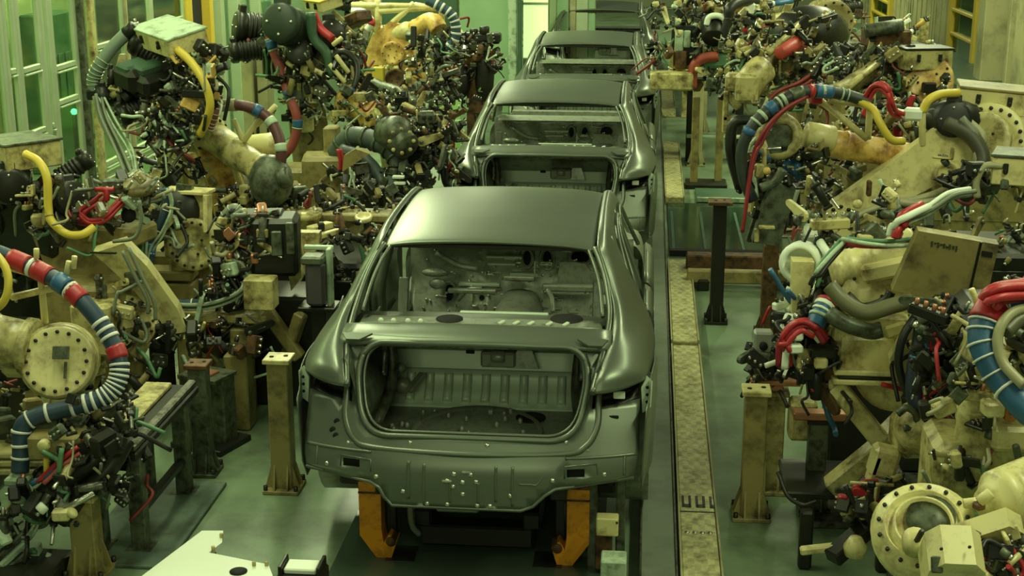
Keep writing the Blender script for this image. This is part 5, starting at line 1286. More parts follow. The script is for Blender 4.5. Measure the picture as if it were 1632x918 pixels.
# ================================================================== welding robots, right side
# ---- R3: horizontal ochre forearm reaching left, large round elbow
T = Thing('welding_robot', 'right welding robot reaching left with ochre forearm below red clamp and yellow braces', 'robot', (1.75, 9.8, 0), ROB)
pedestal(T, 1.75, 9.9, .60, .30)
Y = 9.6
b = MB(); b.use(CREAM); b.box((1.75, 9.8, .85), (.5, .4, .5), None, .03); T.part('shoulder_housing', b)
link_arm(T, P(1335, 345, 9.35), P(1500, 238, 9.6), .10, .16, .16, (.1, -1, .15), CREAM2)
b = MB(); b.prism([(0, -.03), (.55, .16), (.82, .42), (.70, .50), (.40, .34), (0, .05)], P(1330, 380, 9.3), (1, .1, 0), (0, .1, 1), .05); T.part('arm_plate', b, CREAM)
b = MB(); b.beam(P(1300, 400, 9.3), P(1345, 345, 9.45), .12, .10); T.part('arm_foot', b, CREAM2)
b = MB(); b.use(CREAM2); b.lathe(P(1508, 277, 9.4), (-.1, -1, .2), [(.085, 0), (.085, .07), (.06, .07), (.055, .03), (0, .03)], 20); b.use(HOLE); b.lathe(P(1490, 249, 9.5), (0, -1, .2), [(.02, 0), (.02, .02), (0, .02)], 10); T.part('pivot_ring', b)
disc(T, 'elbow_disc', P(1575, 225, 9.7), (-.25, -.9, .3), .25, .16, CREAM2, 20, DARK, False)
disc(T, 'elbow_disc', P(1567, 222, 9.6), (-.25, -.9, .3), .18, .10, CREAM, 0)
b = MB(); b.use(DARK); b.sphere(P(1520, 190, 9.7), .16, sc=(1.3, 1, .8)); b.cyl(P(1535, 185, 9.7), P(1490, 198, 9.6), .11); b.box(P(1550, 200, 9.85), (.4, .3, .3), rotz(20), .04); T.part('elbow_cover', b)
motor(T, P(1516, 190, 9.5), (-.1, -1, .15), .12, .12, BLACK)
a, e = P(1470, 252, 9.6), P(1285, 222, 9.5)
arm_tube(T, a, e, .085, .095, OCHRE, 'forearm', 2)
b = MB(); b.use(CREAM2); b.cyl(P(1330, 222, 9.44), P(1283, 214, 9.42), .085); T.part('arm_sleeve', b)
b = MB(); b.use(CREAM); b.lathe(P(1242, 218, 9.35), (-.1, -1, .3), [(.13, -.06), (.15, -.04), (.15, .05), (.12, .07), (.09, .07), (.085, .04), (0, .04)], 24); b.use(GREYGREEN); b.box(P(1240, 222, 9.35), (.16, .2, .2), rotz(0), .03); T.part('wrist', b)
for a_, b_ in (((1305, 158), (1383, 222)), ((1383, 222), (1388, 150)), ((1320, 160), (1392, 168)), ((1470, 170), (1470, 232)), ((1390, 140), (1390, 168))):
    b = MB(); b.cyl(P(*a_, 9.4), P(*b_, 9.4), .022, seg=10); T.part('hose_bracket', b, CREAM2)
b = MB(); b.box(P(1300, 150, 9.35), (.07, .10, .12), rotz(10), .01); T.part('red_clamp', b, RED)
hp = q((1390, 165, 9.3), (1350, 152, 9.3), (1310, 146, 9.25), (1275, 148, 9.2), (1235, 168, 9.15), (1200, 200, 9.1), (1182, 240, 9.1), (1186, 285, 9.1), (1200, 320, 9.1))
hose(T, 'dress_hose', hp, .038, mat('black_green_sleeve', (.03, .04, .032), .5, 0, .3, 8), [(.12, .128, PALE), (.15, .158, PALE), (.2, .29, BLUE), (.24, .255, PALE), (.30, .33, RED), (.36, .42, GREYGREEN), (.45, .465, PALE), (.475, .485, PALE), (.50, .54, BLUE), (.56, .575, PALE), (.60, .61, PALE), (.64, .67, BLUE)], 8, 12)
hose(T, 'grey_hose', q((1310, 140, 9.4), (1260, 158, 9.3), (1215, 190, 9.2), (1172, 195, 9.2), (1165, 240, 9.2), (1180, 300, 9.2)), .036, DARK)
bundle(T, 'red_hose', q((1285, 155, 9.2), (1250, 175, 9.1), (1222, 205, 9.05), (1204, 245, 9.05), (1196, 290, 9.05), (1190, 340, 9.05), (1186, 370, 9.05)), .024, 2, mat('dull_red_hose', (.26, .025, .03), .45, 0, .2, 8), .5, 21)
bundle(T, 'red_hose', q((1380, 160, 9.3), (1395, 138, 9.25), (1412, 142, 9.2), (1418, 165, 9.2), (1424, 178, 9.25), (1440, 183, 9.3)), .030, 3, RED, .48, 22)
hose(T, 'yellow_hose', q((1366, 158, 9.3), (1392, 175, 9.25), (1402, 195, 9.2), (1420, 222, 9.2), (1440, 225, 9.25)), .026, YELLOW)
hose(T, 'yellow_hose', q((1470, 178, 9.3), (1480, 160, 9.3), (1500, 150, 9.35), (1528, 148, 9.4)), .028, YELLOW)
b = MB(); b.use(WHITE); b.box(P(1455, 182, 9.3), (.12, .1, .08), rotz(-15), .02); b.cyl(P(1425, 180, 9.3), P(1445, 183, 9.3), .03); T.part('hose_coupling', b)
bundle(T, 'khaki_hose', q((1530, 190, 9.4), (1560, 225, 9.35), (1552, 275, 9.3), (1510, 310, 9.25), (1460, 325, 9.2), (1420, 325, 9.2)), .055, 3, CREAMHOSE, .5, 23, [CREAMHOSE, HOSEGREY, CREAMHOSE])
bundle(T, 'khaki_hose', q((1405, 330, 9.2), (1370, 345, 9.15), (1350, 365, 9.1), (1345, 385, 9.1)), .04, 2, CREAMHOSE, .5, 24)
hose(T, 'black_hose', q((1505, 195, 9.4), (1545, 215, 9.35), (1566, 250, 9.3), (1556, 285, 9.25), (1520, 312, 9.2)), .05, mat('dark_olive_hose', (.06, .06, .035), .5, 0, .25, 8), (), 8, 12)
b = MB(); b.box(P(1412, 325, 9.15), (.05, .06, .12), rotz(20)); b.box(P(1385, 300, 9.2), (.03, .05, .1)); T.part('hose_clamp', b, BROWN)
cbox(T, P(1580, 158, 9.9), (.44, .36, .15), rotz(-8, 0, 4), CREAM2, OLIVE)
cbox(T, P(1625, 268, 8.9), (.30, .3, .17), rotz(-18, 0, 0), CREAM2, GREYGREEN)
hose(T, 'pale_cable', q((1600, 265, 8.8), (1570, 265, 8.8), (1556, 290, 8.8), (1558, 315, 8.8)), .022, CREAMHOSE)
b = MB(); b.use(CREAM); b.box(P(1210, 272, 9.1), (.06, .05, .09)); b.use(OCHRE); b.lathe(P(1222, 272, 9.06), (0, -1, 0), [(.025, 0), (.025, .02), (0, .02)], 10); b.use(CREAM); b.cyl(P(1218, 235, 9.1), P(1218, 265, 9.1), .015); T.part('valve', b)
b = MB(); b.prism([(-.12, -.2), (.05, -.22), (.14, .12), (.0, .2), (-.06, .05)], P(1230, 335, 9.2), (1, 0, 0), (0, 0, 1), .14); T.part('gun_body', b, GREYGREEN)
hose(T, 'gun_hose', q((1212, 300, 9.0), (1235, 290, 9.0), (1248, 270, 9.0)), .03, GREYGREEN)
b = MB(); b.box(P(1222, 362, 9.05), (.10, .05, .02)); b.box(P(1206, 375, 9.05), (.03, .03, .09)); T.part('gun_tip', b, CREAM)
clutter(T, P(1245, 290, 9.45), (.20, .2, .28), 100, 71, [DARK, BLACK, GREYGREEN, CREAM, STEEL, DARK, OLIVE, BLUE])
clutter(T, P(1420, 195, 9.95), (.30, .2, .14), 50, 72, [DARK, BLACK, CREAM, OLIVE, RED, GREYGREEN])
clutter(T, P(1300, 200, 10.1), (.4, .2, .2), 50, 73, [DARK, OLIVE, BROWN, GREYGREEN, CREAM])
clutter(T, P(1340, 290, 10.1), (.45, .25, .25), 60, 74, [DARK, OLIVE, GREYGREEN, CREAM, STEEL])
clutter(T, P(1570, 290, 9.0), (.25, .2, .12), 30, 75, [DARK, BLACK, CREAM, GREYGREEN])
# ---- R4: pale robot with olive plate cabinet
T = Thing('welding_robot', 'right welding robot with round white wrist ring under the hanging olive plate', 'robot', (1.45, 8.1, 0), ROB)
b = MB(); b.use(STEEL); b.box((1.45, 8.1, .02), (.9, .8, .04)); T.part('base_plate', b)
# stand: diagonal legs
b = MB(); b.beam(P(1330, 612, 7.6), P(1408, 708, 7.6), .12, .10); T.part('leg', b, CREAM2)
b = MB(); b.beam(P(1430, 690, 7.6), P(1322, 778, 7.6), .13, .10); T.part('leg', b, CREAM)
b = MB(); b.beam(P(1398, 712, 7.6), P(1460, 650, 7.7), .12, .10); T.part('leg', b, CREAM)
b = MB(); b.beam(P(1325, 605, 7.6), P(1320, 650, 7.6), .03, .05); T.part('leg', b, CREAM2)
b = MB(); b.use(CREAM2); b.box(P(1375, 597, 7.65), (.36, .3, .03)); b.box(P(1375, 583, 7.65), (.34, .28, .03)); b.use(DARK); b.box(P(1375, 590, 7.66), (.3, .3, .02)); T.part('platform', b)
b = MB(); b.use(CREAM2); b.box(P(1375, 553, 7.7), (.30, .26, .20), rotz(8), .02); b.use(CREAM); b.box(P(1350, 520, 7.7), (.18, .2, .14), rotz(8), .02); b.box(P(1400, 510, 7.75), (.3, .3, .14), rotz(-6), .02); b.box(P(1425, 520, 7.65), (.12, .16, .07), rotz(0, 0, -20)); T.part('base_housing', b)
b = MB(); b.use(GREYGREEN); b.tube(q((1322, 500, 7.5), (1345, 515, 7.45), (1385, 528, 7.45), (1405, 525, 7.45)), .045, 8); T.part('base_rim', b)
b = MB(); b.use(CREAM2); b.lathe(P(1432, 585, 7.7), (-.5, -.75, .2), [(0, 0), (.19, 0), (.24, .03), (.24, .08), (.2, .11), (.1, .12), (0, .12)], 26); b.use(HOLE); b.lathe(P(1440, 570, 7.55), (-.4, -.8, .2), [(.012, 0), (.012, .02), (0, .02)], 8); b.use(CREAM2); b.prism([(-.05, -.25), (.10, .25), (.03, .27), (-.10, -.05)], P(1448, 555, 7.5), (1, .1, 0), (0, -.2, 1), .05); T.part('trunnion', b)
b = MB(); b.use(CREAM2); b.box(P(1385, 470, 7.8), (.32, .3, .22), rotz(10), .04); b.lathe(P(1375, 470, 7.65), (-.1, -1, .2), [(0, 0), (.12, 0), (.12, .05), (0, .05)], 20); b.use(DARK); b.bolts(P(1375, 470, 7.62), (-.1, -1, .2), .10, 6, .01, .03); T.part('shoulder_housing', b)
arm_tube(T, P(1460, 398, 7.7), P(1322, 432, 7.7), .105, .085, CREAM2, 'forearm', 3)
b = MB(); b.use(CREAM2); b.box(P(1420, 425, 7.62), (.32, .14, .10), rotz(0, 0, -14), .02); T.part('forearm_rail', b)
b = MB(); b.use(WHITE); b.lathe(P(1278, 418, 7.9), (-.3, -1, .1), [(.10, -.05), (.12, -.03), (.12, .05), (.10, .07), (.085, .07), (.08, .02), (0, .02)], 24); b.use(CREAM2); b.prism([(-.06, .06), (.06, .06), (.035, -.20), (-.05, -.24)], P(1278, 430, 7.8), (1, 0, 0), (0, 0, 1), .12); T.part('wrist', b)
# olive plate cabinet hung on arm
c = [P(1462, 364, 7.3), P(1590, 386, 7.3), P(1570, 497, 7.3), P(1437, 470, 7.3)]
u = (c[1] - c[0]).normalized(); v = (c[3] - c[0]); w_ = (c[1] - c[0]).length; h_ = v.length
vv = Vector((0, -.15, 1)).normalized(); nn = u.cross(vv).normalized()
b = MB(); b.prism([(0, 0), (w_, 0), (w_ - .03, -h_), (-.10, -h_ * .98)], c[0], u, vv, .07); pl = T.part('olive_cabinet', b, OLIVE)
on = lambda a_, d_, k_: c[0] + u * a_ - vv * d_ + nn * k_
b = MB(); b.beam(on(w_ * .78, .0, .036), on(w_ * .70, h_, .036), .012, .012); T.part('cabinet_seam', b, DARK, pl)
rot4 = Matrix((u, -nn, vv)).transposed()
WORN = mat('worn_dark_mark', (.05, .055, .022), .5, .1, .3, 30)
for k, (a_, bw, bh, dz) in enumerate(((.075, .010, .030, 0), (.092, .012, .012, .006), (.107, .010, .028, 0), (.123, .014, .010, .004), (.137, .010, .026, 0), (.152, .012, .014, -.004), (.166, .010, .028, 0), (.184, .012, .020, 0), (.200, .008, .032, -.003))):
    b = MB(); b.box(on(a_, .055 - dz, .037), (bw, .004, bh), rot4, .001); T.part('worn_letter', b, WORN, pl)
b = MB(); b.box(on(w_ * .87, .06, .036), (.055, .006, .03), rot4, .002); b.box(on(w_ * .74, h_ * .93, .036), (.05, .006, .035), rot4, .002); T.parts('cabinet_hole', b, HOLE, pl)
b = MB(); b.box((1.65, 8.75, .36), (.95, .4, .68), None, .02); T.part('dark_backing', b, DARK)  # dark box added to darken the background behind the stand legs
# hoses on R4
bundle(T, 'pink_hose', q((1425, 378, 7.4), (1430, 360, 7.4), (1445, 345, 7.4), (1475, 330, 7.5)), .04, 3, mat('pink_red_hose', (.50, .08, .10), .45, 0, .2, 8), .5, 31, [RED, WHITE, RED])
bundle(T, 'white_cable', q((1440, 352, 7.4), (1480, 335, 7.5), (1515, 312, 7.6), (1550, 305, 7.7)), .035, 3, WHITE, .35, 32, [WHITE, HOSEGREY, PALE])
bundle(T, 'green_cable', q((1345, 383, 7.5), (1380, 388, 7.4), (1420, 390, 7.4), (1455, 386, 7.4)), .03, 3, GREENHOSE, .4, 33, [GREENHOSE, PALE, RED])
bundle(T, 'pale_cable', q((1345, 385, 7.5), (1322, 410, 7.45), (1305, 432, 7.4), (1296, 455, 7.4)), .03, 3, PALE, .4, 34, [PALE, GREENHOSE, BLACK])
hose(T, 'olive_hose', q((1322, 455, 7.4), (1345, 480, 7.35), (1380, 498, 7.3), (1420, 488, 7.3), (1455, 478, 7.3)), .042, mat('olive_hose', (.13, .13, .06), .45, 0, .2, 8), (), 8, 10)
hose(T, 'olive_hose', q((1350, 470, 7.5), (1375, 490, 7.45), (1410, 480, 7.4), (1420, 465, 7.4)), .026, BLACK)
hose(T, 'black_cable', q((1462, 500, 7.3), (1440, 535, 7.25), (1432, 575, 7.25), (1440, 612, 7.25), (1455, 640, 7.25)), .022, BLACK)
hose(T, 'black_cable', q((1475, 490, 7.3), (1470, 540, 7.25), (1460, 590, 7.2), (1462, 640, 7.15), (1490, 690, 7.1), (1500, 730, 7.0)), .05, mat('black_blue_hose', (.02, .03, .05), .45, 0, .2, 8), rings(6, BLACK, .02, .7, .98))
bundle(T, 'red_cable', q((1532, 560, 7.1), (1525, 590, 7.1), (1500, 615, 7.1), (1480, 625, 7.1), (1470, 650, 7.1)), .02, 2, RED, .5, 35)
bundle(T, 'red_cable', q((1475, 640, 7.1), (1500, 660, 7.05), (1512, 690, 7.0), (1505, 730, 6.95)), .035, 3, mat('deep_red_hose', (.22, .015, .02), .45, 0, .2, 8), .5, 36)
hose(T, 'wrapped_hose', q((1318, 480, 7.6), (1308, 498, 7.55), (1298, 520, 7.5)), .05, BLUE, [(.0, .12, RED), (.14, .3, WHITE), (.42, .5, WHITE), (.6, .7, PALE)], 8, 10)
# spot gun of R4
bundle(T, 'red_cable', q((1250, 585, 7.5), (1252, 550, 7.5), (1268, 525, 7.5), (1292, 522, 7.5), (1310, 545, 7.5)), .05, 3, RED, .4, 37, [RED, mat('deep_red_cable', (.3, .02, .03), .45, 0, .2, 8), WHITE])
bundle(T, 'red_cable', q((1256, 560, 7.45), (1250, 545, 7.45), (1275, 520, 7.45), (1300, 530, 7.45)), .04, 2, RED, .4, 38)
b = MB(); b.use(WHITE); b.box(P(1268, 555, 7.45), (.07, .06, .05), rotz(10), .01); b.box(P(1272, 535, 7.45), (.05, .05, .05), rotz(10), .01); T.part('valve_block', b)
weld_gun(T, P(1285, 520, 7.75), (-.1, -.2, -1), (0, 1, 0), .5)
b = MB(); b.use(CREAM2); b.box(P(1308, 578, 7.5), (.07, .06, .06), None, .01); b.use(DARK); b.cyl(P(1300, 590, 7.6), P(1304, 635, 7.6), .045); b.use(DARK); b.box(P(1310, 560, 7.55), (.14, .1, .06)); T.part('gun_cylinder', b)
clutter(T, P(1285, 510, 7.8), (.14, .16, .20), 70, 76, [DARK, BLACK, STEEL, WHITE, GREYGREEN, DARK], cablemats=[RED, BLACK, RED, BLUE, WHITE, GREENHOSE])
clutter(T, P(1298, 585, 7.7), (.13, .12, .10), 36, 77, [DARK, BLACK, STEEL, BROWN, CREAM], cablemats=[BLACK, BLACK, BLACK, BLUE])
clutter(T, P(1360, 400, 7.95), (.28, .15, .12), 40, 78, [CREAM2, CREAM, DARK, WHITE, GREYGREEN], cablemats=[RED, GREENHOSE, WHITE, BLUE, BLACK])
clutter(T, P(1500, 580, 7.5), (.16, .2, .28), 80, 79, [DARK, BLACK, GREYGREEN, CREAM, DARK, STEEL], cablemats=[RED, BLACK, BLUE, BLACK, GREENHOSE])
clutter(T, P(1380, 520, 7.75), (.24, .1, .12), 30, 80, [CREAM2, CREAM, GREYGREEN, CREAM2])
clutter(T, P(1360, 330, 8.0), (.3, .2, .15), 30, 81, [CREAM, GREYGREEN, DARK, CREAM2])
# R4 lower: pale castings between the legs
b = MB(); b.use(CREAM); b.box(P(1460, 690, 7.3), (.24, .24, .22), rotz(10), .04); b.sphere(P(1470, 680, 7.2), .15); b.use(CREAM2); b.box(P(1408, 735, 7.2), (.14, .12, .17), rotz(0, 0, 12), .02); b.box(P(1392, 745, 7.2), (.03, .12, .17), rotz(0, 0, 14), .01); T.part('foot_casting', b)
b = MB(); b.tube(q((1430, 660, 7.1), (1445, 650, 7.1), (1460, 660, 7.1), (1458, 680, 7.1), (1440, 682, 7.1)), .02, 7); T.part('looped_line', b, GREYGREEN)
# dark frame under the stand
T = Thing('floor_frame', 'dark angled floor frame with red valve lever at lower right', 'frame', (1.05, 7.3, 0))
b = MB(); b.beam(P(1275, 878, 6.9), P(1330, 872, 6.9), .05, .04); T.part('pale_bar', b, CREAM2)
b = MB(); b.beam(P(1325, 890, 6.85), P(1385, 838, 7.0), .10, .08); T.part('dark_bar', b, DARK)
b = MB(); b.beam(P(1330, 782, 7.3), P(1405, 778, 7.3), .03, .03); T.part('upper_bar', b, STEEL)
b = MB(); b.tube(q((1365, 812, 7.1), (1365, 785, 7.1), (1375, 770, 7.1), (1400, 768, 7.1)), .016, 7); T.part('red_handle', b, RED)
b = MB(); b.tube(q((1240, 752, 7.3), (1255, 790, 7.2), (1280, 805, 7.15), (1300, 800, 7.2)), .012, 6); T.part('loose_cable', b, DARK)
b = MB(); b.box(P(1345, 765, 7.8), (.7, .5, .04), None, .01); T.part('tray', b, DARK)
for px in (1285, 1410):
    b = MB(); c_ = P(px, 840, 7.2); b.box((c_.x, c_.y, c_.z / 2 + .05), (.07, .07, c_.z + .1)); T.part('leg', b, DARK)
b = MB(); b.use(CREAM2); b.box(P(1380, 815, 7.0), (.09, .07, .07), rotz(20), .01); b.lathe(P(1362, 885, 6.8), (0, 0, 1), [(0, 0), (.05, 0), (.06, .05), (.03, .10), (0, .10)], 12); T.part('valve', b)
clutter(T, P(1395, 805, 7.0), (.16, .14, .12), 30, 82, [DARK, BLACK, CREAM, RED, STEEL], cablemats=[RED, BLACK])
b = MB(); c_ = P(1306, 661, 7.9); b.box(c_, (.30, .10, .045), rotz(0), .008); cp = single('copper_bar', b, COPPER, 'copper coloured bar resting on the grey post under the right spot gun', 'bar', c_ - Vector((0, 0, .022)))
# box on the short olive post, small sensor
T = Thing('sensor_head', 'pale grey sensor head with cables on the post right of the tread plate', 'sensor', (.78, 8.25, .62))
c_ = P(1215, 560, 8.2)
b = MB(); b.box(c_ + Vector((0, .0, .02)), (.11, .1, .22), None, .012); T.part('housing', b, mat('light_grey_box', (.34, .36, .30), .45, .2, .15, 6))
b = MB(); b.lathe(c_ + Vector((0, -.05, .05)), (0, -1, 0), [(.025, 0), (.025, .02), (0, .02)], 12); T.part('lens', b, HOLE)
clutter(T, c_ + Vector((.02, 0, -.05)), (.07, .06, .10), 22, 83, [DARK, STEEL, GREYGREEN, BLACK])
b = MB(); b.box((.80, 8.2, .72), (.3, .16, .03), None, .006); b.box((.78, 8.2, .69), (.12, .12, .05), None, .006); T.part('plate', b, COPPER)
b = MB(); b.box((.96, 8.15, .50), (.16, .16, .24), None, .02); T.part('junction_box', b, CREAM)

# ---- R5: nearest robot at the lower right corner
T = Thing('welding_robot', 'nearest right welding robot with big ringed disc at the bottom right corner', 'robot', (1.75, 5.4, 0), ROB)
pedestal(T, 1.95, 5.5, .6, .26)
ax = Vector((-.18, -.62, .76))
c_ = P(1472, 842, 5.35)
b = MB(); b.use(CREAM2); b.lathe(c_ - ax * .10, ax, [(0, 0), (.20, 0), (.205, .03), (.205, .09), (.19, .10), (.19, .115), (.155, .12), (.15, .14), (.145, .14), (.14, .12), (.12, .12), (.115, .15), (.105, .15), (.10, .11), (0, .11)], 36); b.use(DARK); b.bolts(c_ + ax * .015, ax, .172, 16, .009, .012); T.part('ringed_disc', b)
b = MB(); b.use(GREYGREEN); b.lathe(c_ + Vector((.03, .02, .025)), ax, [(0, 0), (.095, 0), (.095, .03), (0, .03)], 24); T.part('dark_cover', b, mat('slate_cover', (.10, .12, .09), .4, .2, .2, 8))
b = MB(); b.use(CREAM2); b.lathe(P(1458, 862, 5.2), ax, [(0, -.05), (.05, -.05), (.05, .02), (.04, .04), (0, .04)], 14); b.use(DARK); b.box(P(1465, 855, 5.15), (.02, .02, .08), rotz(20, 30)); T.part('hub', b)
b = MB(); b.use(CREAM2); b.prism([(-.10, -.10), (.10, -.10), (.10, .05), (.055, .11), (-.055, .11), (-.10, .05)], P(1518, 892, 4.95), (1, 0, 0), (0, -.55, .8), .16); b.use(DARK); b.bolts(P(1500, 875, 4.85), (0, -.8, .55), .0, 1, .006, .008); b.bolts(P(1545, 872, 4.85), (0, -.8, .55), .0, 1, .006, .008); T.part('end_block', b)
b = MB(); b.box(P(1493, 900, 4.85), (.04, .02, .06), rotz(0, -30), .004); T.part('grease_mark', b, GREYGREEN)
a, e = P(1545, 815, 5.3), P(1680, 760, 5.5)
b = MB(); b.use(CREAM2); d = (e - a).normalized(); Ln = (e - a).length; pr = [(0, 0), (.07, 0), (.085, .03)]
for k in range(7): t = .06 + k * (Ln - .1) / 7; pr += [(.115, t), (.125, t + .012), (.125, t + .05), (.115, t + .062)]
pr += [(.115, Ln), (0, Ln)]; b.lathe(a + Vector((.06, 0, .02)), d, pr, 24); T.part('forearm', b)
b = MB(); b.prism([(-.14, -.03), (.05, .10), (.12, .03), (.15, -.08), (.05, -.10), (-.10, -.05)], P(1575, 845, 5.15), (1, 0, .1), (0, -.6, .8), .08); T.part('arm_yoke', b, CREAM2)
b = MB(); b.box(P(1560, 806, 5.2), (.04, .04, .03), rotz(30)); b.use(BROWN); T.part('rust_bracket', b, BROWN)
b = MB(); b.cyl(P(1560, 800, 5.2), P(1580, 785, 5.2), .022); b.cyl(P(1535, 803, 5.25), P(1560, 800, 5.25), .02); T.part('grease_nipple', b, CREAM2)
bundle(T, 'red_cable', q((1590, 900, 5.0), (1585, 920, 5.0), (1600, 935, 5.0)), .03, 2, mat('pink_cable', (.5, .05, .15), .45, 0, .2, 8), .5, 41)
clutter(T, P(1600, 895, 5.05), (.10, .1, .09), 36, 84, [DARK, BLACK, GREYGREEN, CREAM2, STEEL], k=.7, cablemats=[RED, BLACK, GREENHOSE])
hose(T, 'dress_hose', [Vector((2.25, 6.15, 1.25))] + q((1700, 455, 5.9), (1640, 468, 5.9), (1595, 478, 5.9), (1572, 505, 5.85), (1566, 540, 5.8), (1578, 575, 5.75), (1600, 610, 5.7), (1640, 655, 5.6), (1700, 700, 5.5)) + [Vector((1.95, 5.5, .75))], .060, mat('blue_sleeve', (.025, .10, .19), .42, 0, .25, 8), [(.0, .22, RED), (.33, .42, RED)] + [(t, t + .008, WHITEBAND) for t in (.29, .32, .425, .46, .52, .58, .65, .72)], 9, 14)
bundle(T, 'red_hose', q((1700, 450, 5.85), (1640, 462, 5.85), (1590, 470, 5.8), (1575, 485, 5.8)), .055, 5, RED, .34, 42)
hose(T, 'olive_hose', q((1660, 490, 5.85), (1620, 495, 5.8), (1598, 515, 5.75), (1590, 545, 5.72), (1600, 580, 5.68), (1632, 615, 5.6)), .022, CREAMHOSE)
hose(T, 'olive_hose', q((1660, 500, 5.85), (1625, 510, 5.8), (1602, 530, 5.75)), .03, mat('dark_khaki_hose', (.10, .10, .05), .45, 0, .2, 8))
b = MB(); b.cyl(P(1548, 460, 6.0), P(1562, 495, 6.0), .014, seg=8); T.part('hose_bracket', b, CREAM2)
# ---- twin cylinders behind R5
T = Thing('welding_robot', 'pale right robot body of two upright cylinders behind the blue and red hose', 'robot', (1.75, 6.7, 0), ROB)
pedestal(T, 1.75, 6.8, .55, .26)
b = MB(); b.use(CREAM); b.lathe(P(1545, 780, 6.5), (.06, 0, 1), [(0, 0), (.115, 0), (.11, .2), (.105, .33), (.115, .35), (.115, .40), (.10, .42), (.10, .60), (.11, .62), (.11, .72), (0, .72)], 24); T.part('balance_cylinder', b)
b = MB(); b.use(CREAM); b.lathe(P(1605, 770, 6.45), (.03, 0, 1), [(0, 0), (.13, 0), (.12, .25), (.11, .38), (.12, .42), (.12, .5), (0, .5)], 24); T.part('balance_cylinder', b)
b = MB(); b.box(P(1582, 650, 6.3), (.09, .09, .07), rotz(10), .01); T.part('junction_box', b, CREAM2)
b = MB(); b.box(P(1607, 655, 6.3), (.05, .08, .08), rotz(10), .01); T.part('rust_block', b, mat('orange_rust', (.42, .16, .03), .5, .1, .2, 8))
b = MB(); b.use(CREAM); b.box(P(1595, 600, 6.6), (.36, .3, .5), rotz(0), .05); b.box(P(1560, 750, 6.6), (.5, .4, .4), rotz(0), .04); b.use(CREAM2); b.box(P(1610, 690, 6.4), (.2, .2, .12), None, .02); T.part('body_housing', b)
b = MB(); b.use(DARK); b.box(P(1610, 540, 6.8), (.5, .4, .4), None, .04); b.box(P(1525, 530, 7.15), (.3, .2, .36), None, .04); T.part('dark_housing', b)
clutter(T, P(1515, 545, 6.85), (.16, .12, .22), 70, 95, [DARK, BLACK, DARK, GREYGREEN, STEEL], cablemats=[BLACK, BLUE, BLACK, RED, BLACK])
clutter(T, P(1550, 700, 6.35), (.25, .1, .2), 24, 86, [CREAM, DARK, GREYGREEN, OLIVE, CREAM])
clutter(T, P(1600, 560, 6.4), (.2, .15, .16), 36, 87, [DARK, BLACK, GREYGREEN, CREAM])
# ---- R2: dark robot with cream box below the wall
T = Thing('welding_robot', 'dark right welding robot with cream box and brown lid below the panel wall', 'robot', (2.3, 13.2, 0), ROB)
pedestal(T, 1.9, 13.2, .8, .3, OLIVE)
b = MB(); b.use(OLIVE); b.box(P(1430, 120, 13.2), (.6, .4, .4), rotz(20), .04); b.box((1.9, 13.2, 1.1), (.5, .5, .7), None, .04); b.use(DARK); b.box(P(1440, 85, 13.2), (.6, .4, .12), rotz(20), .02); T.part('shoulder_housing', b)
cbox(T, P(1470, 93, 12.8), (.42, .3, .17), rotz(12), CREAM, DARK)
b = MB(); b.box(P(1412, 60, 13.2), (.36, .3, .16), rotz(15), .02); T.part('brown_cover', b, BROWN)
b = MB(); b.cyl(P(1378, 50, 13.0), P(1440, 40, 13.0), .06); T.part('cover_roll', b, GREYGREEN)
disc(T, 'elbow_disc', P(1478, 128, 12.7), (-.2, -.9, .4), .22, .12, OCHRE, 12)
arm_tube(T, P(1420, 95, 13.0), P(1330, 150, 12.4), .08, .07, OLIVE, 'forearm', 2)
b = MB(); b.cyl(P(1400, 100, 12.6), P(1350, 140, 12.3), .03); T.part('balance_rod', b, CREAM)
clutter(T, P(1380, 120, 12.8), (.4, .25, .25), 110, 88, [DARK, OLIVE, GREYGREEN, CREAM, BLACK, STEEL])
clutter(T, P(1450, 150, 12.6), (.35, .2, .15), 50, 89, [DARK, BLACK, OLIVE, CREAM])
# ---- R1: diagonal olive arm with red sleeve
T = Thing('welding_robot', 'olive right welding robot with red sleeve on its slanting arm', 'robot', (1.9, 15.0, 0), ROB)
pedestal(T, 1.75, 15.2, .8, .3, OLIVE)
b = MB(); b.use(OLIVE); b.box((1.75, 15.2, 1.2), (.55, .5, .7), None, .05); b.box(P(1260, 100, 14.2), (.4, .3, .3), rotz(10), .04); T.part('shoulder_housing', b)
b = MB(); b.use(DARK); b.sphere(P(1290, 55, 14.6), .36, sc=(1.1, 1, .8)); b.box(P(1310, 75, 14.6), (.4, .3, .3), None, .05); T.part('elbow_cover', b)
arm_tube(T, P(1285, 40, 14.4), P(1215, 105, 13.8), .09, .08, OLIVE, 'forearm', 2)
b = MB(); b.cyl(P(1275, 38, 14.2), P(1225, 85, 13.8), .03); T.part('balance_rod', b, CREAM)
b = MB(); b.cyl(P(1276, 68, 13.9), P(1242, 85, 13.6), .085, .06); T.part('red_sleeve', b, mat('red_sleeve', (.45, .06, .04), .45, 0, .2, 6))
b = MB(); b.use(CREAM); b.tube(q((1185, 150, 13.4), (1200, 125, 13.4), (1215, 110, 13.5)), .14, 12); b.box(P(1190, 140, 13.2), (.2, .2, .26), None, .03); b.box(P(1170, 130, 13.4), (.16, .2, .16), None, .03); T.part('wrist', b)
disc(T, 'joint_disc', P(1325, 35, 14.8), (.3, -.9, .2), .22, .14, OLIVE, 12)
b = MB(); b.use(CREAM); b.box(P(1156, 178, 13.6), (.05, .1, .40)); b.beam(P(1158, 150, 13.6), P(1178, 172, 13.6), .06, .08); b.box(P(1165, 188, 13.6), (.16, .1, .05)); T.part('mount', b)
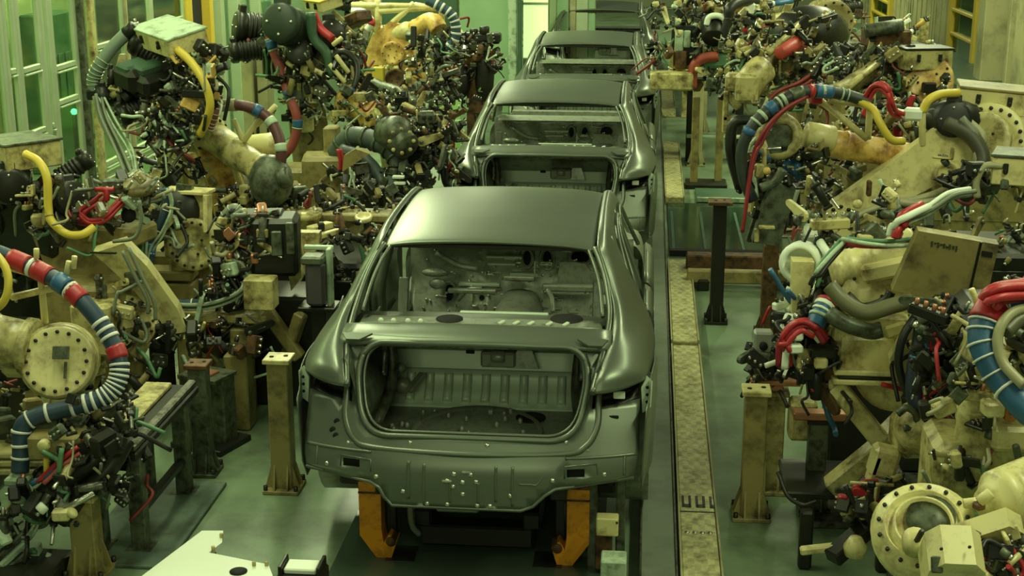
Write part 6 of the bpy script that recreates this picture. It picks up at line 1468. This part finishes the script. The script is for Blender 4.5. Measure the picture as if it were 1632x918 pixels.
bundle(T, 'red_hose', q((1215, 180, 13.2), (1240, 150, 13.3), (1275, 135, 13.4), (1300, 118, 13.5)), .04, 2, mat('wine_hose', (.22, .03, .03), .45, 0, .2, 8), .5, 43)
clutter(T, P(1240, 80, 14.0), (.45, .25, .35), 120, 90, [OLIVE, DARK, GREYGREEN, CREAM, BLACK, OLIVE, STEEL])
clutter(T, P(1320, 110, 13.8), (.45, .25, .2), 90, 91, [DARK, OLIVE, GREYGREEN, CREAM, STEEL, BRIGHT])
clutter(T, P(1180, 110, 13.8), (.25, .2, .25), 50, 92, [OLIVE, DARK, CREAM, GREYGREEN])
# ---- right far: clamp tower with red hose loop
T = Thing('clamp_tower', 'clamp tower with red hoses and dark round head right of the third car', 'tower', (.74, 17.5, 0))
for dx, dy in ((-.15, 0), (.15, .1)):
    b = MB(); b.box((.74 + dx, 17.5 + dy, .55), (.09, .09, 1.1), None, .01); T.part('column', b, OLIVE)
b = MB(); b.box((.74, 17.5, .03), (.5, .4, .06), None, .01); T.part('base', b, DARK)
b = MB(); b.use(DARK); b.box(P(1090, 75, 17.3), (.3, .2, .5), None, .03); b.use(PALE); b.box(P(1082, 65, 17.2), (.10, .1, .26)); b.box(P(1095, 62, 17.2), (.08, .1, .2)); b.use(YELLOW); b.box(P(1082, 108, 17.2), (.16, .1, .05)); b.use(CREAM); b.box(P(1070, 98, 17.2), (.06, .1, .24)); b.use(BROWN); b.box(P(1085, 95, 17.1), (.14, .1, .2)); T.part('clamp_stack', b)
hose(T, 'red_hose', q((1102, 140, 17), (1104, 115, 17), (1110, 100, 17), (1125, 92, 17), (1145, 90, 17)), .06, mat('brick_red_hose', (.28, .05, .03), .5, 0, .2, 8))
b = MB(); b.use(DARK); b.cyl(P(1140, 36, 17.2), P(1138, 62, 17), .18, .14); b.use(WHITE); b.tube(q((1126, 40, 17), (1130, 28, 17), (1142, 25, 17), (1154, 30, 17), (1158, 42, 17)), .035, 8); T.part('round_head', b)
hose(T, 'black_hose', q((1150, 60, 17), (1160, 30, 17), (1165, 12, 17), (1185, 2, 17.2), (1205, 2, 17.4)), .06, BLACK)
b = MB(); b.box(P(1070, 128, 17), (.5, .3, .2), None, .02); T.part('cream_box', b, CREAM)
b = MB(); b.box(P(1150, 95, 17.2), (.5, .3, .18), None, .04); T.part('arm', b, GREENHOSE)
b = MB(); b.use(CREAM2); b.box(P(1175, 27, 17.4), (.3, .2, .05)); b.use(OCHRE); b.cyl(P(1168, 18, 17.3), P(1188, 10, 17.3), .10); b.use(WHITE); b.box(P(1196, 14, 17.3), (.12, .1, .14), None, .03); T.part('gun_head', b)
clutter(T, P(1100, 70, 17.3), (.45, .3, .5), 110, 93, [DARK, GREYGREEN, CREAM, BLACK, STEEL, BROWN, CREAM2, PALE])
clutter(T, P(1160, 60, 17.3), (.4, .3, .4), 80, 94, [DARK, OLIVE, CREAM, CREAM2, GREYGREEN])
T = Thing('work_table', 'dark table with cream posts far down the right aisle', 'table', (.9, 19.2, 0))
b = MB(); b.box((.90, 19.3, .98), (.8, .5, .05), None, .01); T.part('top', b, GREYGREEN)
for x in (.58, 1.22):
    b = MB(); b.box((x, 19.3, .48), (.1, .3, .96), None, .01); T.part('leg', b, DARK)
b = MB(); b.box((.90, 19.2, .35), (.74, .3, .04), None, .01); T.part('shelf', b, PALE)
# ================================================================== dark machines that fill the spaces behind (left & right) and far robots
def machine(label, c, size, seed, n=40, m=DARK, mats=None):
    T = Thing('welding_machine', label, 'machine', (c[0], c[1], 0), 'machines between the robots')
    b = MB(); b.box((c[0], c[1], size[2] / 2), size, None, .03); T.part('cabinet', b, m)
    b = MB(); b.box((c[0], c[1] - size[1] / 2 - .01, size[2] * .55), (size[0] * .8, .02, size[2] * .6), None, .006); T.part('door', b, m)
    clutter(T, (c[0], c[1] - size[1] * .2, size[2] + .08), (size[0] * .5, size[1] * .45, .14), n, seed, mats)
    return T
machine('dark cabinet with cables behind the low left robot', (-4.5, 10.2, 0), (.8, .7, 1.0), 101, 40)
machine('dark cabinet behind the robot with hanging red hose', (-4.2, 12.9, 0), (1.2, .6, .9), 102, 40)
machine('dark cabinet at the left edge behind the nearest robot', (-4.3, 8.1, 0), (.9, .8, .7), 103, 30)
machine('dark cabinet right of the aisle behind the ochre forearm', (2.6, 11.3, 0), (1.4, .8, .85), 104, 60, DARK, [DARK, OLIVE, GREYGREEN, CREAM, BLACK])
machine('dark cabinet behind the olive plate cabinet at right', (2.75, 8.7, 0), (1.0, .8, 1.1), 105, 40, DARK, [DARK, BLACK, GREYGREEN, CREAM])
machine('dark cabinet at the right edge behind the two cylinders', (2.6, 7.5, 0), (.8, .6, .9), 106, 30, DARK)
machine('olive cabinet below the panel wall at right', (3.2, 14.8, 0), (1.6, .8, 1.3), 107, 40, OLIVE, [DARK, OLIVE, GREYGREEN, CREAM])
machine('dark low cabinet right of the pit cover', (1.75, 12.3, 0), (.8, .6, .6), 109, 30, DARK)
def far_robot(label, x, y, s, seed, m=CREAM, k=1.0):
    T = Thing('welding_robot', label, 'robot', (x, y, 0), ROB)
    S = Vector((x, y, 1.05)); E = S + Vector((.30 * s, .25, .80)); W = E + Vector((-1.0 * s, -.25, -.15)); tip = W + Vector((-.3 * s, -.1, -.6))
    gen_robot(T, (x, y), .75, S, E, W, tip, m, seed, k, True, 70)
    cbox(T, E + Vector((.2 * s, .2, .45)), (.5, .3, .16), rotz(-20 * s), CREAM2, PALE)
    clutter(T, (x - .5 * s, y - .2, 1.3), (.6, .4, .5), 70, seed + 7)
far_robot('far right robot beyond the red-hosed clamp tower', 2.1, 20.5, 1, 201, CREAM)
far_robot('farthest right robot at the top edge beside the fourth car', 2.0, 25.0, 1, 202, CREAM)
far_robot('far right robot near the end of the hall', 1.8, 30.5, 1, 203, OLIVE)
far_robot('far left robot behind the dark clamp post', -3.6, 20.2, -1, 204, OLIVE)
far_robot('farthest left robot beyond the green columns', -3.5, 28.0, -1, 205, CREAM)
for lab, x, y, seed in (('crowded fixture rack at the top right of the hall', 1.2, 23.0, 301), ('crowded fixture rack at the far end on the right', 1.3, 28.0, 302), ('crowded fixture rack behind the olive robot with red sleeve', 2.7, 18.0, 303)):
    T = Thing('fixture_rack', lab, 'rack', (x, y, 0))
    for dx in (-.6, .6):
        for dz in (0,):
            b = MB(); b.box((x + dx, y, 1.0), (.10, .12, 2.0), None, .01); T.part('upright', b, CREAM)
    for z in (.5, 1.1, 1.7):
        b = MB(); b.box((x, y, z), (1.4, .5, .06), None, .01); T.part('shelf', b, GREYGREEN)
    for z in (.7, 1.3, 1.85): clutter(T, (x, y - .1, z), (.65, .25, .2), 45, seed + int(z * 10), [CREAM, DARK, CREAM2, GREYGREEN, OCHRE, PALE, BROWN, WHITE], 1.2)
# ================================================================== light
w = bpy.data.worlds.new('hall_air'); scene.world = w; w.use_nodes = True
w.node_tree.nodes['Background'].inputs[0].default_value = (.70, .85, .50, 1); w.node_tree.nodes['Background'].inputs[1].default_value = .10
def area(name, loc, size, power, col=(.90, 1, .58), rot=(0, 0, 0)):
    l = bpy.data.lights.new(name, 'AREA'); l.shape = 'RECTANGLE'; l.size, l.size_y = size; l.energy = power; l.color = col
    o = bpy.data.objects.new(name, l); COL.objects.link(o); o.location = loc; o.rotation_euler = rot; return o
for i, (x, y, e) in enumerate(((-2.7, 7.6, 135), (-4.2, 5.0, 50), (2.8, 7.2, 28), (3.0, 4.8, 190), (-3.8, 11.5, 110), (3.6, 10.4, 95), (-3.9, 15.5, 300), (3.6, 15, 230), (-4.0, 19.5, 330), (3.4, 20, 300), (-4.4, 35, 420), (4.0, 34, 420))):
    area('ceiling_tube_lamp', (x, y, 5.6), (.35, 3.2), e)
for y, e in ((9, 150), (13.5, 190), (18, 200)):
    area('outer_room_fill', (-6.7, y, 4.2), (.4, 2.4), e, (.9, 1, .58))  # unseen lights added to brighten the room behind the glass
area('trunk_fill_light', (-.9, 1.5, 5.2), (2.4, .35), 30)  # unseen light added to brighten the trunk and rear panel
area('trunk_fill_light', (-.9, -4.0, 4.9), (4.0, .35), 110, rot=(R(62), 0, 0))  # unseen light added behind the camera, tilted to reach into the trunk
vs = scene.view_settings; vs.view_transform = 'Standard'; vs.look = 'None'; vs.exposure = -0.12; vs.gamma = 1.0; vs.use_curve_mapping = False
scene.render.film_transparent = False
